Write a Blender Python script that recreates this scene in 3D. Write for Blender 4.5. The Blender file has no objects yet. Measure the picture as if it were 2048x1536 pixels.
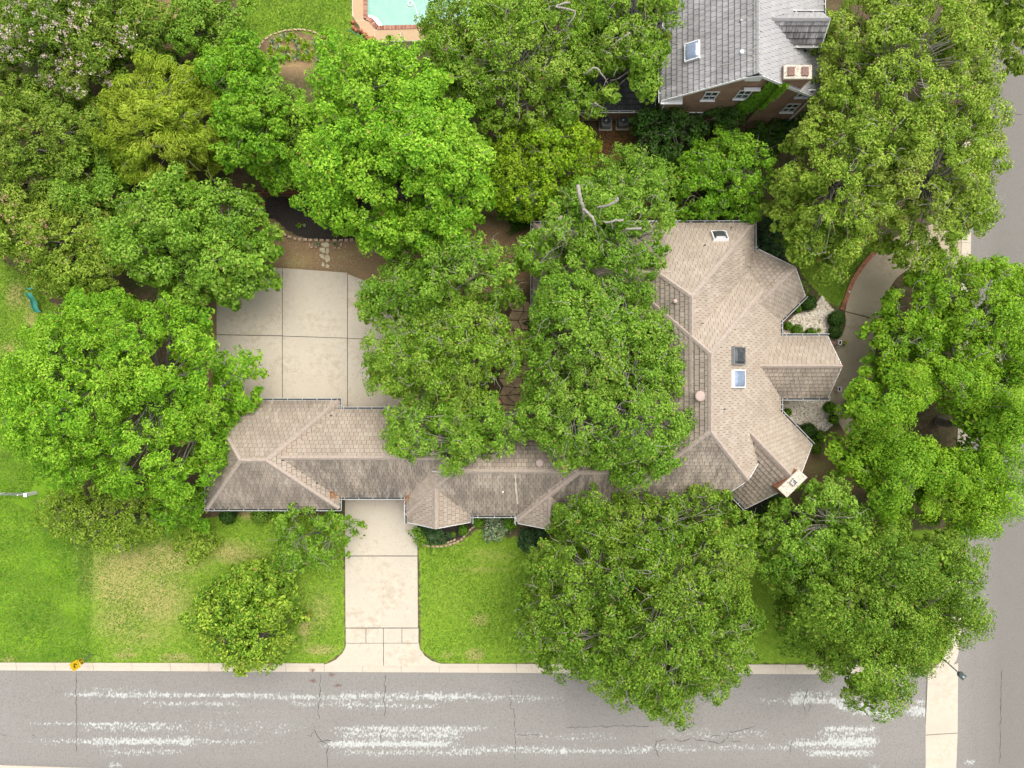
import bpy, math, random
import numpy as np
from mathutils import Vector, Matrix

R = math.radians
random.seed(7)
scene = bpy.context.scene
col = scene.collection

# ------------------------------------------------------------------ camera, sky, sun, exposure
H, F = 54.0, 1410.0                      # drone height (m), focal length in photo pixels (2048 wide)
cam_d = bpy.data.cameras.new("camera")
cam_d.sensor_width = 36.0
cam_d.lens = 36.0 * F / 2048.0
cam_d.clip_start, cam_d.clip_end = 0.5, 2000.0
cam = bpy.data.objects.new("camera", cam_d)
cam.location = (0, 0, H)
col.objects.link(cam)
scene.camera = cam

SUN_EL, SUN_AZ = 68.0, 38.0              # azimuth clockwise from +Y (top of the picture)
world = bpy.data.worlds.new("World")
scene.world = world
world.use_nodes = True
wn = world.node_tree
bg = wn.nodes["Background"]
sky = wn.nodes.new("ShaderNodeTexSky")
sky.sky_type = 'NISHITA'
sky.sun_disc = False
sky.sun_elevation = R(SUN_EL)
sky.sun_rotation = R(SUN_AZ)
sky.air_density, sky.dust_density, sky.ozone_density = 1.0, 4.0, 0.6
hs = wn.nodes.new("ShaderNodeHueSaturation")
hs.inputs["Saturation"].default_value = 0.35      # thin overcast: an almost white sky
wn.links.new(sky.outputs[0], hs.inputs["Color"])
wn.links.new(hs.outputs[0], bg.inputs[0])
bg.inputs[1].default_value = 0.15

sun_d = bpy.data.lights.new("sun", 'SUN')
sun_d.energy = 1.15
sun_d.angle = R(55)
sun_d.color = (1.0, 0.95, 0.86)
sun = bpy.data.objects.new("sun", sun_d)
e, a = R(SUN_EL), R(SUN_AZ)
sdir = Vector((math.sin(a) * math.cos(e), math.cos(a) * math.cos(e), math.sin(e)))
sun.rotation_euler = sdir.to_track_quat('Z', 'Y').to_euler()
sun.location = sdir * 90
col.objects.link(sun)

scene.render.engine = 'CYCLES'
scene.cycles.max_bounces = 6
scene.cycles.diffuse_bounces = 4
scene.cycles.transmission_bounces = 3
scene.cycles.transparent_max_bounces = 4
vs = scene.view_settings
vs.view_transform = 'Standard'
vs.look = 'None'
vs.exposure = 0.97
vs.gamma = 1.0

# ------------------------------------------------------------------ helpers
def W(px, py, z=0.0):
    """photo pixel + height -> the point of the place"""
    return ((px - 1024) * (H - z) / F, (768 - py) * (H - z) / F, z)

def W2(pts, z=0.0):
    return [W(p[0], p[1], z)[:2] for p in pts]

ORG = {}                                  # world origin of every Empty / part

def tag(o, label=None, cat=None, group=None, kind=None):
    if label: o["label"] = label
    if cat: o["category"] = cat
    if group: o["group"] = group
    if kind: o["kind"] = kind
    return o

def thing(name, loc, label, cat, group=None):
    o = bpy.data.objects.new(name, None)
    o.empty_display_size = 0.3
    o.location = loc
    col.objects.link(o)
    ORG[o.name] = Vector(loc)
    return tag(o, label, cat, group)

def link_mesh(name, me, mat, parent=None):
    o = bpy.data.objects.new(name, me)
    if mat is not None and not me.materials:
        me.materials.append(mat)
    col.objects.link(o)
    if parent is not None:
        o.parent = parent
        ORG[o.name] = ORG[parent.name]
    else:
        ORG[o.name] = Vector((0, 0, 0))
    return o

class MB:
    def __init__(s):
        s.v, s.f, s.at = [], [], []
    def face(s, pts, val=0.0):
        n = len(s.v); s.v.extend(tuple(p) for p in pts)
        s.f.append(tuple(range(n, n + len(pts)))); s.at.append(val)
    def prism(s, poly, z0, z1, val=0.0, bottom=False, z1s=None, inset=0.0):
        """vertical prism over a counter-clockwise 2D polygon"""
        area = sum(poly[i][0] * poly[(i + 1) % len(poly)][1] - poly[(i + 1) % len(poly)][0] * poly[i][1] for i in range(len(poly)))
        if area < 0:
            poly = poly[::-1]
            if z1s: z1s = z1s[::-1]
        n = len(s.v); k = len(poly)
        tz = z1s or [z1] * k
        s.v += [(p[0], p[1], z0) for p in poly]
        if inset:
            cx = sum(p[0] for p in poly) / k; cy = sum(p[1] for p in poly) / k
            s.v += [(p[0], p[1], t - inset) for p, t in zip(poly, tz)]
            top = []
            for p, t in zip(poly, tz):
                d = math.hypot(p[0] - cx, p[1] - cy) or 1
                q = max(0.0, 1 - inset * 1.3 / d)
                top.append((cx + (p[0] - cx) * q, cy + (p[1] - cy) * q, t))
            s.v += top
            for i in range(k):
                j = (i + 1) % k
                s.f.append((n + i, n + j, n + k + j, n + k + i)); s.at.append(val)
                s.f.append((n + k + i, n + k + j, n + 2 * k + j, n + 2 * k + i)); s.at.append(val)
            s.f.append(tuple(range(n + 2 * k, n + 3 * k))); s.at.append(val)
        else:
            s.v += [(p[0], p[1], t) for p, t in zip(poly, tz)]
            for i in range(k):
                j = (i + 1) % k
                s.f.append((n + i, n + j, n + k + j, n + k + i)); s.at.append(val)
            s.f.append(tuple(range(n + k, n + 2 * k))); s.at.append(val)
        if bottom:
            s.f.append(tuple(range(n + k - 1, n - 1, -1))); s.at.append(val)
    def box(s, c, size, rz=0.0, tilt=None):
        hx, hy, hz = size[0] / 2, size[1] / 2, size[2] / 2
        m = Matrix.Rotation(rz, 3, 'Z')
        if tilt is not None: m = tilt
        n = len(s.v)
        for x, y, z in ((-1, -1, -1), (1, -1, -1), (1, 1, -1), (-1, 1, -1), (-1, -1, 1), (1, -1, 1), (1, 1, 1), (-1, 1, 1)):
            p = m @ Vector((x * hx, y * hy, z * hz))
            s.v.append((p.x + c[0], p.y + c[1], p.z + c[2]))
        for q in ((3, 2, 1, 0), (4, 5, 6, 7), (0, 1, 5, 4), (1, 2, 6, 5), (2, 3, 7, 6), (3, 0, 4, 7)):
            s.f.append(tuple(n + i for i in q)); s.at.append(0.0)
    def tube(s, pts, rad, sides=6, cap=True):
        pts = [Vector(p) for p in pts]
        if not hasattr(rad, '__len__'): rad = [rad] * len(pts)
        n = len(s.v)
        for i, p in enumerate(pts):
            d = (pts[min(i + 1, len(pts) - 1)] - pts[max(i - 1, 0)])
            d = d.normalized() if d.length > 1e-6 else Vector((0, 0, 1))
            u = d.cross(Vector((0.31, 0.17, 0.93)))
            if u.length < 1e-3: u = d.cross(Vector((1, 0, 0)))
            u.normalize(); w = d.cross(u)
            for k in range(sides):
                t = 2 * math.pi * k / sides
                q = p + (u * math.cos(t) + w * math.sin(t)) * rad[i]
                s.v.append((q.x, q.y, q.z))
        for i in range(len(pts) - 1):
            for k in range(sides):
                k2 = (k + 1) % sides
                s.f.append((n + i * sides + k, n + i * sides + k2, n + (i + 1) * sides + k2, n + (i + 1) * sides + k)); s.at.append(0.0)
        if cap:
            s.f.append(tuple(n + k for k in range(sides - 1, -1, -1))); s.at.append(0.0)
            m = n + (len(pts) - 1) * sides
            s.f.append(tuple(m + k for k in range(sides))); s.at.append(0.0)
    def lathe(s, c, prof, sides=16):
        """prof: (radius, z) from the bottom to the top"""
        n = len(s.v)
        for r, z in prof:
            for k in range(sides):
                t = 2 * math.pi * k / sides
                s.v.append((c[0] + r * math.cos(t), c[1] + r * math.sin(t), c[2] + z))
        for i in range(len(prof) - 1):
            for k in range(sides):
                k2 = (k + 1) % sides
                s.f.append((n + i * sides + k, n + i * sides + k2, n + (i + 1) * sides + k2, n + (i + 1) * sides + k)); s.at.append(0.0)
        m = n + (len(prof) - 1) * sides
        s.f.append(tuple(m + k for k in range(sides))); s.at.append(0.0)
    def build(s, name, mat, parent=None, attr=None, smooth=False):
        o0 = ORG[parent.name] if parent is not None else Vector((0, 0, 0))
        me = bpy.data.meshes.new(name)
        me.from_pydata([(x - o0.x, y - o0.y, z - o0.z) for x, y, z in s.v], [], s.f)
        if attr:
            at = me.attributes.new(attr, 'FLOAT', 'FACE')
            at.data.foreach_set("value", s.at)
        if smooth:
            me.polygons.foreach_set("use_smooth", [True] * len(s.f))
        me.update()
        return link_mesh(name, me, mat, parent)

def single(name, mb, mat, label, cat, group=None, kind=None, smooth=False):
    return tag(mb.build(name, mat, None, smooth=smooth), label, cat, group, kind)

# ------------------------------------------------------------------ materials
class NT:
    def __init__(s, name, rough=0.8, spec=0.3):
        s.m = bpy.data.materials.new(name); s.m.use_nodes = True
        s.t = s.m.node_tree; s.b = s.t.nodes["Principled BSDF"]
        s.b.inputs["Roughness"].default_value = rough
        s.b.inputs["Specular IOR Level"].default_value = spec
    def n(s, kind, **kw):
        x = s.t.nodes.new(kind)
        for k, v in kw.items():
            if k.startswith('i_'):
                key = k[2:]
                key = int(key) if key.isdigit() else key.replace('_', ' ')
                if isinstance(v, bpy.types.NodeSocket): s.t.links.new(v, x.inputs[key])
                else: x.inputs[key].default_value = v
            else: setattr(x, k, v)
        return x
    def pos(s):
        return s.n("ShaderNodeNewGeometry").outputs["Position"]
    def scale(s, v, sc):
        return s.n("ShaderNodeVectorMath", operation='MULTIPLY', i_0=v, i_1=sc).outputs[0]
    def noise(s, v, sc, det=4.0, rough=0.6):
        return s.n("ShaderNodeTexNoise", i_Vector=v, i_Scale=sc, i_Detail=det, i_Roughness=rough).outputs["Fac"]
    def ramp(s, f, stops):
        r = s.n("ShaderNodeValToRGB", i_Fac=f)
        el = r.color_ramp.elements
        while len(el) < len(stops): el.new(0.5)
        for k, (p, c) in enumerate(stops):
            el[k].position = p; el[k].color = (*c, 1) if len(c) == 3 else c
        return r.outputs[0]
    def mapr(s, f, a, b, c=0.0, d=1.0):
        return s.n("ShaderNodeMapRange", i_Value=f, i_From_Min=a, i_From_Max=b, i_To_Min=c, i_To_Max=d).outputs[0]
    def mix(s, f, a, b, mode='MIX'):
        x = s.n("ShaderNodeMix", data_type='RGBA', blend_type=mode)
        for k, v in ((0, f), (6, a), (7, b)):
            if isinstance(v, bpy.types.NodeSocket): s.t.links.new(v, x.inputs[k])
            else: x.inputs[k].default_value = v if k == 0 else ((*v, 1) if len(v) == 3 else v)
        return x.outputs[2]
    def math(s, op, a, b=0.0, clamp=False):
        x = s.n("ShaderNodeMath", operation=op, use_clamp=clamp, i_0=a, i_1=b)
        return x.outputs[0]
    def attr(s, name):
        return s.n("ShaderNodeAttribute", attribute_name=name).outputs["Fac"]
    def color(s, c):
        s.t.links.new(c, s.b.inputs["Base Color"]); return s
    def bump(s, h, dist=0.02, strength=0.5):
        b = s.n("ShaderNodeBump", i_Height=h, i_Distance=dist, i_Strength=strength)
        s.t.links.new(b.outputs[0], s.b.inputs["Normal"]); return s

def mat_simple(name, c, rough=0.7, spec=0.3, var=0.15, sc=4.0, metal=0.0):
    m = NT(name, rough, spec)
    p = m.pos()
    f = m.noise(p, sc, 6.0)
    lo = tuple(x * (1 - var) for x in c); hi = tuple(min(1, x * (1 + var)) for x in c)
    m.color(m.ramp(f, [(0.3, lo), (0.7, hi)]))
    m.b.inputs["Metallic"].default_value = metal
    return m.m

def mat_leaf(name, dark, light, tip, transl=0.3, var_sc=0.55):
    m = NT(name, 0.5, 0.2)
    geo = m.n("ShaderNodeNewGeometry")
    rnd = geo.outputs["Random Per Island"]
    nz = m.noise(geo.outputs["Position"], var_sc, 3.0)
    f = m.math('ADD', m.math('MULTIPLY', rnd, 0.95), m.math('MULTIPLY', m.math('SUBTRACT', nz, 0.5), 1.2))
    f = m.math('ADD', f, 0.02)
    c = m.ramp(f, [(0.0, dark), (0.55, light), (1.0, tip)])
    nz2 = m.noise(geo.outputs["Position"], 0.22, 3.0)
    c = m.mix(m.mapr(nz2, 0.50, 0.68, 0.0, 0.30), c, (min(1, tip[0] * 0.85), tip[1] * 0.72, tip[2]))
    c = m.mix(m.mapr(nz2, 0.48, 0.32, 0.0, 0.32), c, (light[0] * 0.45, light[1] * 0.55, light[2] * 0.9))
    dead = m.math('GREATER_THAN', m.math('FRACT', m.math('MULTIPLY', rnd, 91.7)), 0.985)
    c = m.mix(m.math('MULTIPLY', dead, 0.8), c, (0.36, 0.22, 0.08))
    m.color(c)
    tr = m.n("ShaderNodeBsdfTranslucent", i_Color=m.mix(0.5, c, tip))
    mx = m.n("ShaderNodeMixShader", i_0=transl)
    m.t.links.new(m.b.outputs[0], mx.inputs[1]); m.t.links.new(tr.outputs[0], mx.inputs[2])
    m.t.links.new(mx.outputs[0], m.t.nodes["Material Output"].inputs[0])
    return m.m

def mat_tile(name, c1, c2, c3, stain_c, streak=(5.0, 1.0, 1.0)):
    m = NT(name, 0.85, 0.2)
    geo = m.n("ShaderNodeNewGeometry")
    oi = m.n("ShaderNodeObjectInfo")
    rnd = m.math('FRACT', m.math('ADD', geo.outputs["Random Per Island"], m.math('MULTIPLY', oi.outputs["Random"], 7.31)))
    base = m.ramp(rnd, [(0.0, c1), (0.5, c2), (1.0, c3)])
    p = geo.outputs["Position"]
    big = m.noise(p, 0.35, 4.0)
    base = m.mix(m.mapr(big, 0.35, 0.7, 0.0, 0.35), base, tuple(x * 0.72 for x in c2))
    fine = m.noise(p, 14.0, 4.0, 0.7)
    base = m.mix(m.mapr(fine, 0.35, 0.75, 0.0, 0.3), base, tuple(x * 0.62 for x in c1))
    # algae streaks that run down the slope, amount set per slope
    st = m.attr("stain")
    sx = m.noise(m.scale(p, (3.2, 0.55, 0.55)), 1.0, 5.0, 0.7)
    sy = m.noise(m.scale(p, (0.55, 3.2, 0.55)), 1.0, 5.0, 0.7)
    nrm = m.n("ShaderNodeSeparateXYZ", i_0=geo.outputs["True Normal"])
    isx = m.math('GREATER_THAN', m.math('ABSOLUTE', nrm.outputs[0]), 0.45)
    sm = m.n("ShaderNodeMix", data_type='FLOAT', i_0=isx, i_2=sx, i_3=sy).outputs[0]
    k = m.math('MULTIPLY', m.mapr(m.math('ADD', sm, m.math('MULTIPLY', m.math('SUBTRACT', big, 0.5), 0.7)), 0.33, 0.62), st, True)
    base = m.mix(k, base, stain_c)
    m.color(base)
    m.bump(fine, 0.01, 0.4)
    return m.m

M = {}
M['tile'] = mat_tile('roof_tile', (0.345, 0.278, 0.215), (0.388, 0.322, 0.255), (0.420, 0.358, 0.285), (0.125, 0.108, 0.090))
M['slate'] = mat_tile('grey_shingle', (0.345, 0.335, 0.33), (0.365, 0.355, 0.35), (0.385, 0.375, 0.37), (0.10, 0.095, 0.095))
M['slate_dark'] = mat_tile('dark_shingle', (0.05, 0.048, 0.05), (0.075, 0.072, 0.074), (0.10, 0.096, 0.095), (0.03, 0.03, 0.03))
M['cap'] = mat_simple('ridge_cap', (0.41, 0.335, 0.28), 0.85, 0.2, 0.18, 6)
M['cap_grey'] = mat_simple('grey_ridge_cap', (0.40, 0.385, 0.375), 0.85, 0.2, 0.15, 6)
M['deck'] = mat_simple('roof_underlay', (0.07, 0.06, 0.05), 0.9)
M['gutter'] = mat_simple('gutter_metal', (0.50, 0.51, 0.50), 0.45, 0.5, 0.12)
M['gutter_in'] = mat_simple('gutter_trough', (0.05, 0.055, 0.05), 0.9)
M['white'] = mat_simple('white_paint', (0.75, 0.74, 0.72), 0.5, 0.4, 0.08)
M['glass'] = mat_simple('glass', (0.03, 0.035, 0.04), 0.08, 0.6, 0.1)
M['dome'] = mat_simple('skylight_dome', (0.06, 0.065, 0.07), 0.10, 0.8, 0.15)
M['dome_blue'] = mat_simple('skylight_clear_dome', (0.22, 0.27, 0.36), 0.12, 0.9, 0.15)
M['dark'] = mat_simple('dark_metal', (0.03, 0.035, 0.035), 0.5, 0.4)
M['copper'] = mat_simple('vent_cap_pink', (0.40, 0.31, 0.265), 0.7, 0.3, 0.08)
M['cement'] = mat_simple('cement_cap', (0.50, 0.45, 0.36), 0.9, 0.2, 0.22, 5)
M['flue'] = mat_simple('clay_flue', (0.20, 0.12, 0.10), 0.9, 0.2, 0.3, 8)
M['bark'] = mat_simple('bark', (0.16, 0.145, 0.125), 0.95, 0.1, 0.35, 6)
M['bark_pale'] = mat_simple('pale_bark', (0.27, 0.245, 0.21), 0.95, 0.1, 0.3, 6)
M['stone'] = mat_simple('flagstone', (0.50, 0.43, 0.29), 0.9, 0.2, 0.22, 3)
M['patio'] = mat_simple('patio_stone', (0.40, 0.29, 0.18), 0.9, 0.2, 0.28, 2)
M['edging'] = mat_simple('edging_block', (0.42, 0.30, 0.21), 0.9, 0.2, 0.3, 5)
M['pebble'] = None
M['redrock'] = mat_simple('red_rock', (0.42, 0.17, 0.09), 0.9, 0.2, 0.3, 5)
M['wood'] = mat_simple('weathered_wood', (0.20, 0.10, 0.06), 0.9, 0.15, 0.35, 5)
M['yellow'] = mat_simple('sign_yellow', (0.82, 0.52, 0.02), 0.45, 0.4, 0.05)
M['black'] = mat_simple('sign_black', (0.02, 0.015, 0.012), 0.5, 0.3)
M['steel'] = mat_simple('galvanised_steel', (0.32, 0.33, 0.33), 0.45, 0.5, 0.1, 4, 0.6)
M['lamp'] = mat_simple('lamp_green', (0.03, 0.05, 0.045), 0.4, 0.5, 0.2)
M['slide'] = mat_simple('slide_plastic', (0.05, 0.27, 0.20), 0.3, 0.5, 0.12)
M['pot'] = mat_simple('terracotta', (0.30, 0.18, 0.12), 0.8)
M['acgrey'] = mat_simple('condenser_steel', (0.20, 0.20, 0.19), 0.6, 0.4)
M['crack'] = mat_simple('crack_fill', (0.085, 0.082, 0.07), 0.95, 0.1, 0.3)
M['litter'] = mat_simple('dead_leaf', (0.32, 0.14, 0.05), 0.9, 0.1, 0.4, 9)

def mat_brick(name, c1, c2, mortar):
    m = NT(name, 0.9, 0.2)
    p = m.pos()
    sep = m.n("ShaderNodeSeparateXYZ", i_0=p)
    u = m.math('ADD', sep.outputs[0], sep.outputs[1])
    v = m.n("ShaderNodeCombineXYZ", i_0=u, i_1=sep.outputs[2], i_2=0.0).outputs[0]
    br = m.n("ShaderNodeTexBrick", i_Vector=v, i_Scale=1.0, i_Color1=(*c1, 1), i_Color2=(*c2, 1), i_Mortar=(*mortar, 1))
    br.inputs["Brick Width"].default_value = 0.26
    br.inputs["Row Height"].default_value = 0.085
    br.inputs["Mortar Size"].default_value = 0.012
    nz = m.noise(p, 1.2, 5.0)
    m.color(m.mix(m.mapr(nz, 0.4, 0.7, 0.0, 0.45), br.outputs["Color"], tuple(x * 0.5 for x in c1)))
    m.bump(br.outputs["Fac"], -0.01, 0.6)
    return m.m
M['brick'] = mat_brick('house_brick', (0.33, 0.17, 0.10), (0.40, 0.24, 0.15), (0.42, 0.38, 0.32))
M['brick_n'] = mat_brick('neighbour_brick', (0.28, 0.13, 0.075), (0.36, 0.19, 0.11), (0.40, 0.33, 0.26))
M['brick_o'] = mat_simple('brick_piece', (0.38, 0.17, 0.10), 0.9, 0.2, 0.35, 7)

def mat_concrete(name, c, dirt, speck=0.25):
    m = NT(name, 0.9, 0.2)
    p = m.pos()
    a = m.noise(p, 0.35, 5.0)
    b = m.noise(p, 2.2, 6.0, 0.65)
    f = m.noise(p, 26.0, 3.0, 0.7)
    base = m.ramp(a, [(0.3, tuple(x * 0.92 for x in c)), (0.7, tuple(min(1, x * 1.06) for x in c))])
    base = m.mix(m.mapr(m.math('MULTIPLY', a, b), 0.25, 0.36, 0.0, 0.55), base, dirt)
    base = m.mix(m.mapr(m.noise(p, 0.9, 6.0, 0.7), 0.56, 0.75, 0.0, 0.5), base, tuple(x * 0.72 for x in c))
    base = m.mix(m.mapr(f, 0.45, 0.8, 0.0, speck), base, tuple(x * 0.6 for x in c))
    gr = m.noise(p, 6.0, 3.0, 0.85)
    base = m.mix(m.mapr(gr, 0.42, 0.72, 0.0, 0.35), base, tuple(x * 0.74 for x in c))
    m.color(base); m.bump(f, 0.004, 0.3)
    return m.m
M['concrete'] = mat_concrete('concrete', (0.495, 0.440, 0.352), (0.34, 0.285, 0.205))
M['kerb'] = mat_concrete('kerb_concrete', (0.49, 0.43, 0.345), (0.40, 0.34, 0.25))
M['aggregate'] = mat_concrete('exposed_aggregate', (0.40, 0.335, 0.235), (0.24, 0.195, 0.13), 0.6)
M['pooldeck'] = mat_concrete('pool_deck', (0.47, 0.33, 0.20), (0.36, 0.25, 0.15), 0.4)

def mat_road():
    m = NT('asphalt', 0.95, 0.15)
    p = m.pos()
    a = m.noise(p, 0.13, 5.0, 0.65)
    tracks = m.noise(m.scale(p, (0.06, 0.9, 1.0)), 1.0, 4.0)
    f = m.noise(p, 16.0, 4.0, 0.8)
    g = m.noise(p, 55.0, 2.0, 0.9)
    base = m.ramp(a, [(0.3, (0.158, 0.150, 0.134)), (0.7, (0.200, 0.189, 0.170))])
    base = m.mix(m.mapr(tracks, 0.4, 0.7, 0.0, 0.35), base, (0.20, 0.175, 0.155))
    base = m.mix(m.mapr(f, 0.42, 0.7, 0.0, 0.6), base, (0.125, 0.115, 0.105))
    st_ = m.noise(m.scale(p, (0.5, 0.8, 1.0)), 1.0, 6.0, 0.7)
    base = m.mix(m.mapr(st_, 0.5, 0.72, 0.0, 0.35), base, (0.15, 0.14, 0.12))
    base = m.mix(m.mapr(g, 0.45, 0.7, 0.0, 0.7), base, (0.40, 0.375, 0.35))
    gr = m.noise(p, 5.2, 3.0, 0.9)
    base = m.mix(m.mapr(gr, 0.35, 0.65, 0.0, 0.5), base, (0.245, 0.235, 0.215))
    gr2 = m.noise(p, 8.5, 2.0, 0.9)
    base = m.mix(m.mapr(gr2, 0.52, 0.68, 0.0, 0.55), base, (0.105, 0.098, 0.086))
    peel = m.attr("peel")
    rr = m.noise(m.scale(p, (1.0, 0.62, 1.0)), 7.5, 4.0, 0.62)
    r2 = m.noise(m.scale(p, (0.25, 2.4, 1.0)), 1.6, 4.0, 0.6)
    r3 = m.noise(p, 1.1, 3.0)
    h = m.math('ADD', m.math('MULTIPLY', m.math('ADD', m.math('MULTIPLY', m.math('SUBTRACT', rr, 0.5), 1.7), 0.5), 0.62), m.math('ADD', m.math('MULTIPLY', r2, 0.2), m.math('MULTIPLY', r3, 0.18)))
    k = m.mapr(m.math('SUBTRACT', m.math('ADD', h, m.math('MULTIPLY', peel, 0.30)), 0.64), 0.0, 0.15)
    k = m.math('MULTIPLY', k, m.mapr(peel, 0.04, 0.16))
    dark = m.mapr(m.math('SUBTRACT', m.math('ADD', h, m.math('MULTIPLY', peel, 0.30)), 0.60), 0.0, 0.09)
    base = m.mix(m.math('MULTIPLY', dark, 0.4), base, (0.16, 0.165, 0.14))
    wc = m.ramp(m.noise(p, 3.5, 5.0, 0.7), [(0.3, (0.33, 0.335, 0.31)), (0.65, (0.47, 0.48, 0.455))])
    base = m.mix(m.math('MULTIPLY', k, 0.92), base, wc)
    patch_vignette = m.attr("patch_vignette")  # tone of the road patch plus a lens vignette put into the colour
    base = m.mix(m.math('MULTIPLY', patch_vignette, 0.6), base, (0.13, 0.12, 0.105))
    m.color(base)
    m.bump(m.math('ADD', f, m.math('MULTIPLY', k, -0.6)), 0.008, 0.5)
    return m.m
M['road'] = mat_road()

def mat_ground():
    m = NT('ground_cover', 0.95, 0.1)
    p = m.pos()
    n1 = m.noise(p, 0.5, 5.0, 0.65)
    n2 = m.noise(p, 2.3, 6.0, 0.7)
    n3 = m.noise(p, 11.0, 4.0, 0.8)
    n4 = m.noise(p, 34.0, 3.0, 0.9)
    soil = m.ramp(n2, [(0.3, (0.070, 0.052, 0.030)), (0.5, (0.120, 0.086, 0.050)), (0.72, (0.19, 0.140, 0.085))])
    soil = m.mix(m.mapr(n1, 0.42, 0.62, 0.0, 0.75), soil, (0.045, 0.075, 0.018))
    soil = m.mix(m.mapr(n4, 0.55, 0.75, 0.0, 0.5), soil, (0.30, 0.22, 0.14))
    soil = m.mix(m.mapr(n3, 0.5, 0.75, 0.0, 0.5), soil, (0.045, 0.03, 0.02))
    bare = m.attr('bare')
    soil = m.mix(m.math('MULTIPLY', bare, 0.85), soil, m.ramp(n3, [(0.3, (0.19, 0.118, 0.060)), (0.55, (0.34, 0.225, 0.125)), (0.8, (0.46, 0.335, 0.20))]))
    grass = m.ramp(n2, [(0.3, (0.105, 0.200, 0.012)), (0.52, (0.185, 0.310, 0.018)), (0.75, (0.265, 0.385, 0.028))])
    grass = m.mix(m.mapr(n3, 0.42, 0.68, 0.0, 0.75), grass, (0.055, 0.120, 0.010))
    grass = m.mix(m.mapr(n4, 0.48, 0.70, 0.0, 0.75), grass, (0.30, 0.42, 0.07))
    lime = m.mix(m.mapr(n1, 0.35, 0.65, 0.0, 1.0), (0.110, 0.235, 0.012), (0.225, 0.390, 0.018))
    lime = m.mix(m.mapr(n3, 0.42, 0.68, 0.0, 0.7), lime, (0.060, 0.135, 0.01))
    lime = m.mix(m.mapr(n4, 0.48, 0.7, 0.0, 0.65), lime, (0.27, 0.41, 0.05))
    n5 = m.noise(p, 6.5, 3.0, 0.85)
    grass = m.mix(m.mapr(n5, 0.5, 0.72, 0.0, 0.6), grass, (0.060, 0.125, 0.012))
    grass = m.mix(m.mapr(n5, 0.48, 0.30, 0.0, 0.5), grass, (0.30, 0.40, 0.06))
    lime = m.mix(m.mapr(n5, 0.5, 0.72, 0.0, 0.5), lime, (0.060, 0.150, 0.012))
    sep = m.n("ShaderNodeSeparateXYZ", i_0=p)
    stripe = m.math('SINE', m.math('MULTIPLY', m.math('ADD', sep.outputs[1], m.math('MULTIPLY', n1, 1.2)), 2.05))
    lime = m.mix(m.mapr(stripe, -0.6, 0.8, 0.0, 0.35), lime, (0.06, 0.14, 0.01))
    dryc = m.ramp(n5, [(0.3, (0.27, 0.235, 0.075)), (0.7, (0.46, 0.38, 0.16))])
    al, ai, ad, am = m.attr("lawn"), m.attr("lime"), m.attr("dry"), m.attr("mulch")
    wob = m.math('MULTIPLY', m.math('SUBTRACT', n2, 0.5), 1.1)
    base = m.mix(m.mapr(m.math('ADD', al, wob), 0.35, 0.65), soil, grass)
    base = m.mix(m.mapr(m.math('ADD', ai, m.math('MULTIPLY', wob, 0.5)), 0.35, 0.65), base, lime)
    dk = m.math('ADD', m.math('MULTIPLY', ad, 0.74), m.math('ADD', m.math('MULTIPLY', n5, 0.45), m.math('MULTIPLY', n2, 0.55)))
    base = m.mix(m.mapr(dk, 0.68, 1.02, 0.0, 0.82), base, dryc)
    mul = m.ramp(n3, [(0.35, (0.022, 0.019, 0.017)), (0.75, (0.075, 0.065, 0.056))])
    mul = m.mix(m.mapr(n4, 0.68, 0.74, 0.0, 0.7), mul, (0.22, 0.17, 0.12))
    base = m.mix(m.mapr(m.math('ADD', am, m.math('MULTIPLY', wob, 0.25)), 0.42, 0.58), base, mul)
    m.color(base)
    m.bump(m.math('ADD', n3, n4), 0.05, 0.6)
    return m.m
M['ground'] = mat_ground()

def mat_pebble():
    m = NT('pebble', 0.8, 0.3)
    r = m.n("ShaderNodeNewGeometry").outputs["Random Per Island"]
    m.color(m.ramp(r, [(0.0, (0.30, 0.22, 0.14)), (0.2, (0.52, 0.44, 0.33)), (0.55, (0.74, 0.68, 0.57)), (1.0, (0.85, 0.82, 0.74))]))
    return m.m
M['pebble'] = mat_pebble()

def mat_water():
    m = NT('pool_water', 0.06, 0.5)
    p = m.pos()
    n = m.noise(p, 1.4, 4.0)
    m.color(m.ramp(n, [(0.3, (0.17, 0.42, 0.33)), (0.7, (0.25, 0.52, 0.42))]))
    m.b.inputs["Alpha"].default_value = 0.62
    m.bump(m.noise(p, 3.0, 3.0), 0.01, 0.3)
    return m.m
M['water'] = mat_water()
M['plaster'] = mat_simple('pool_plaster', (0.55, 0.68, 0.60), 0.7, 0.3, 0.08)

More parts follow.
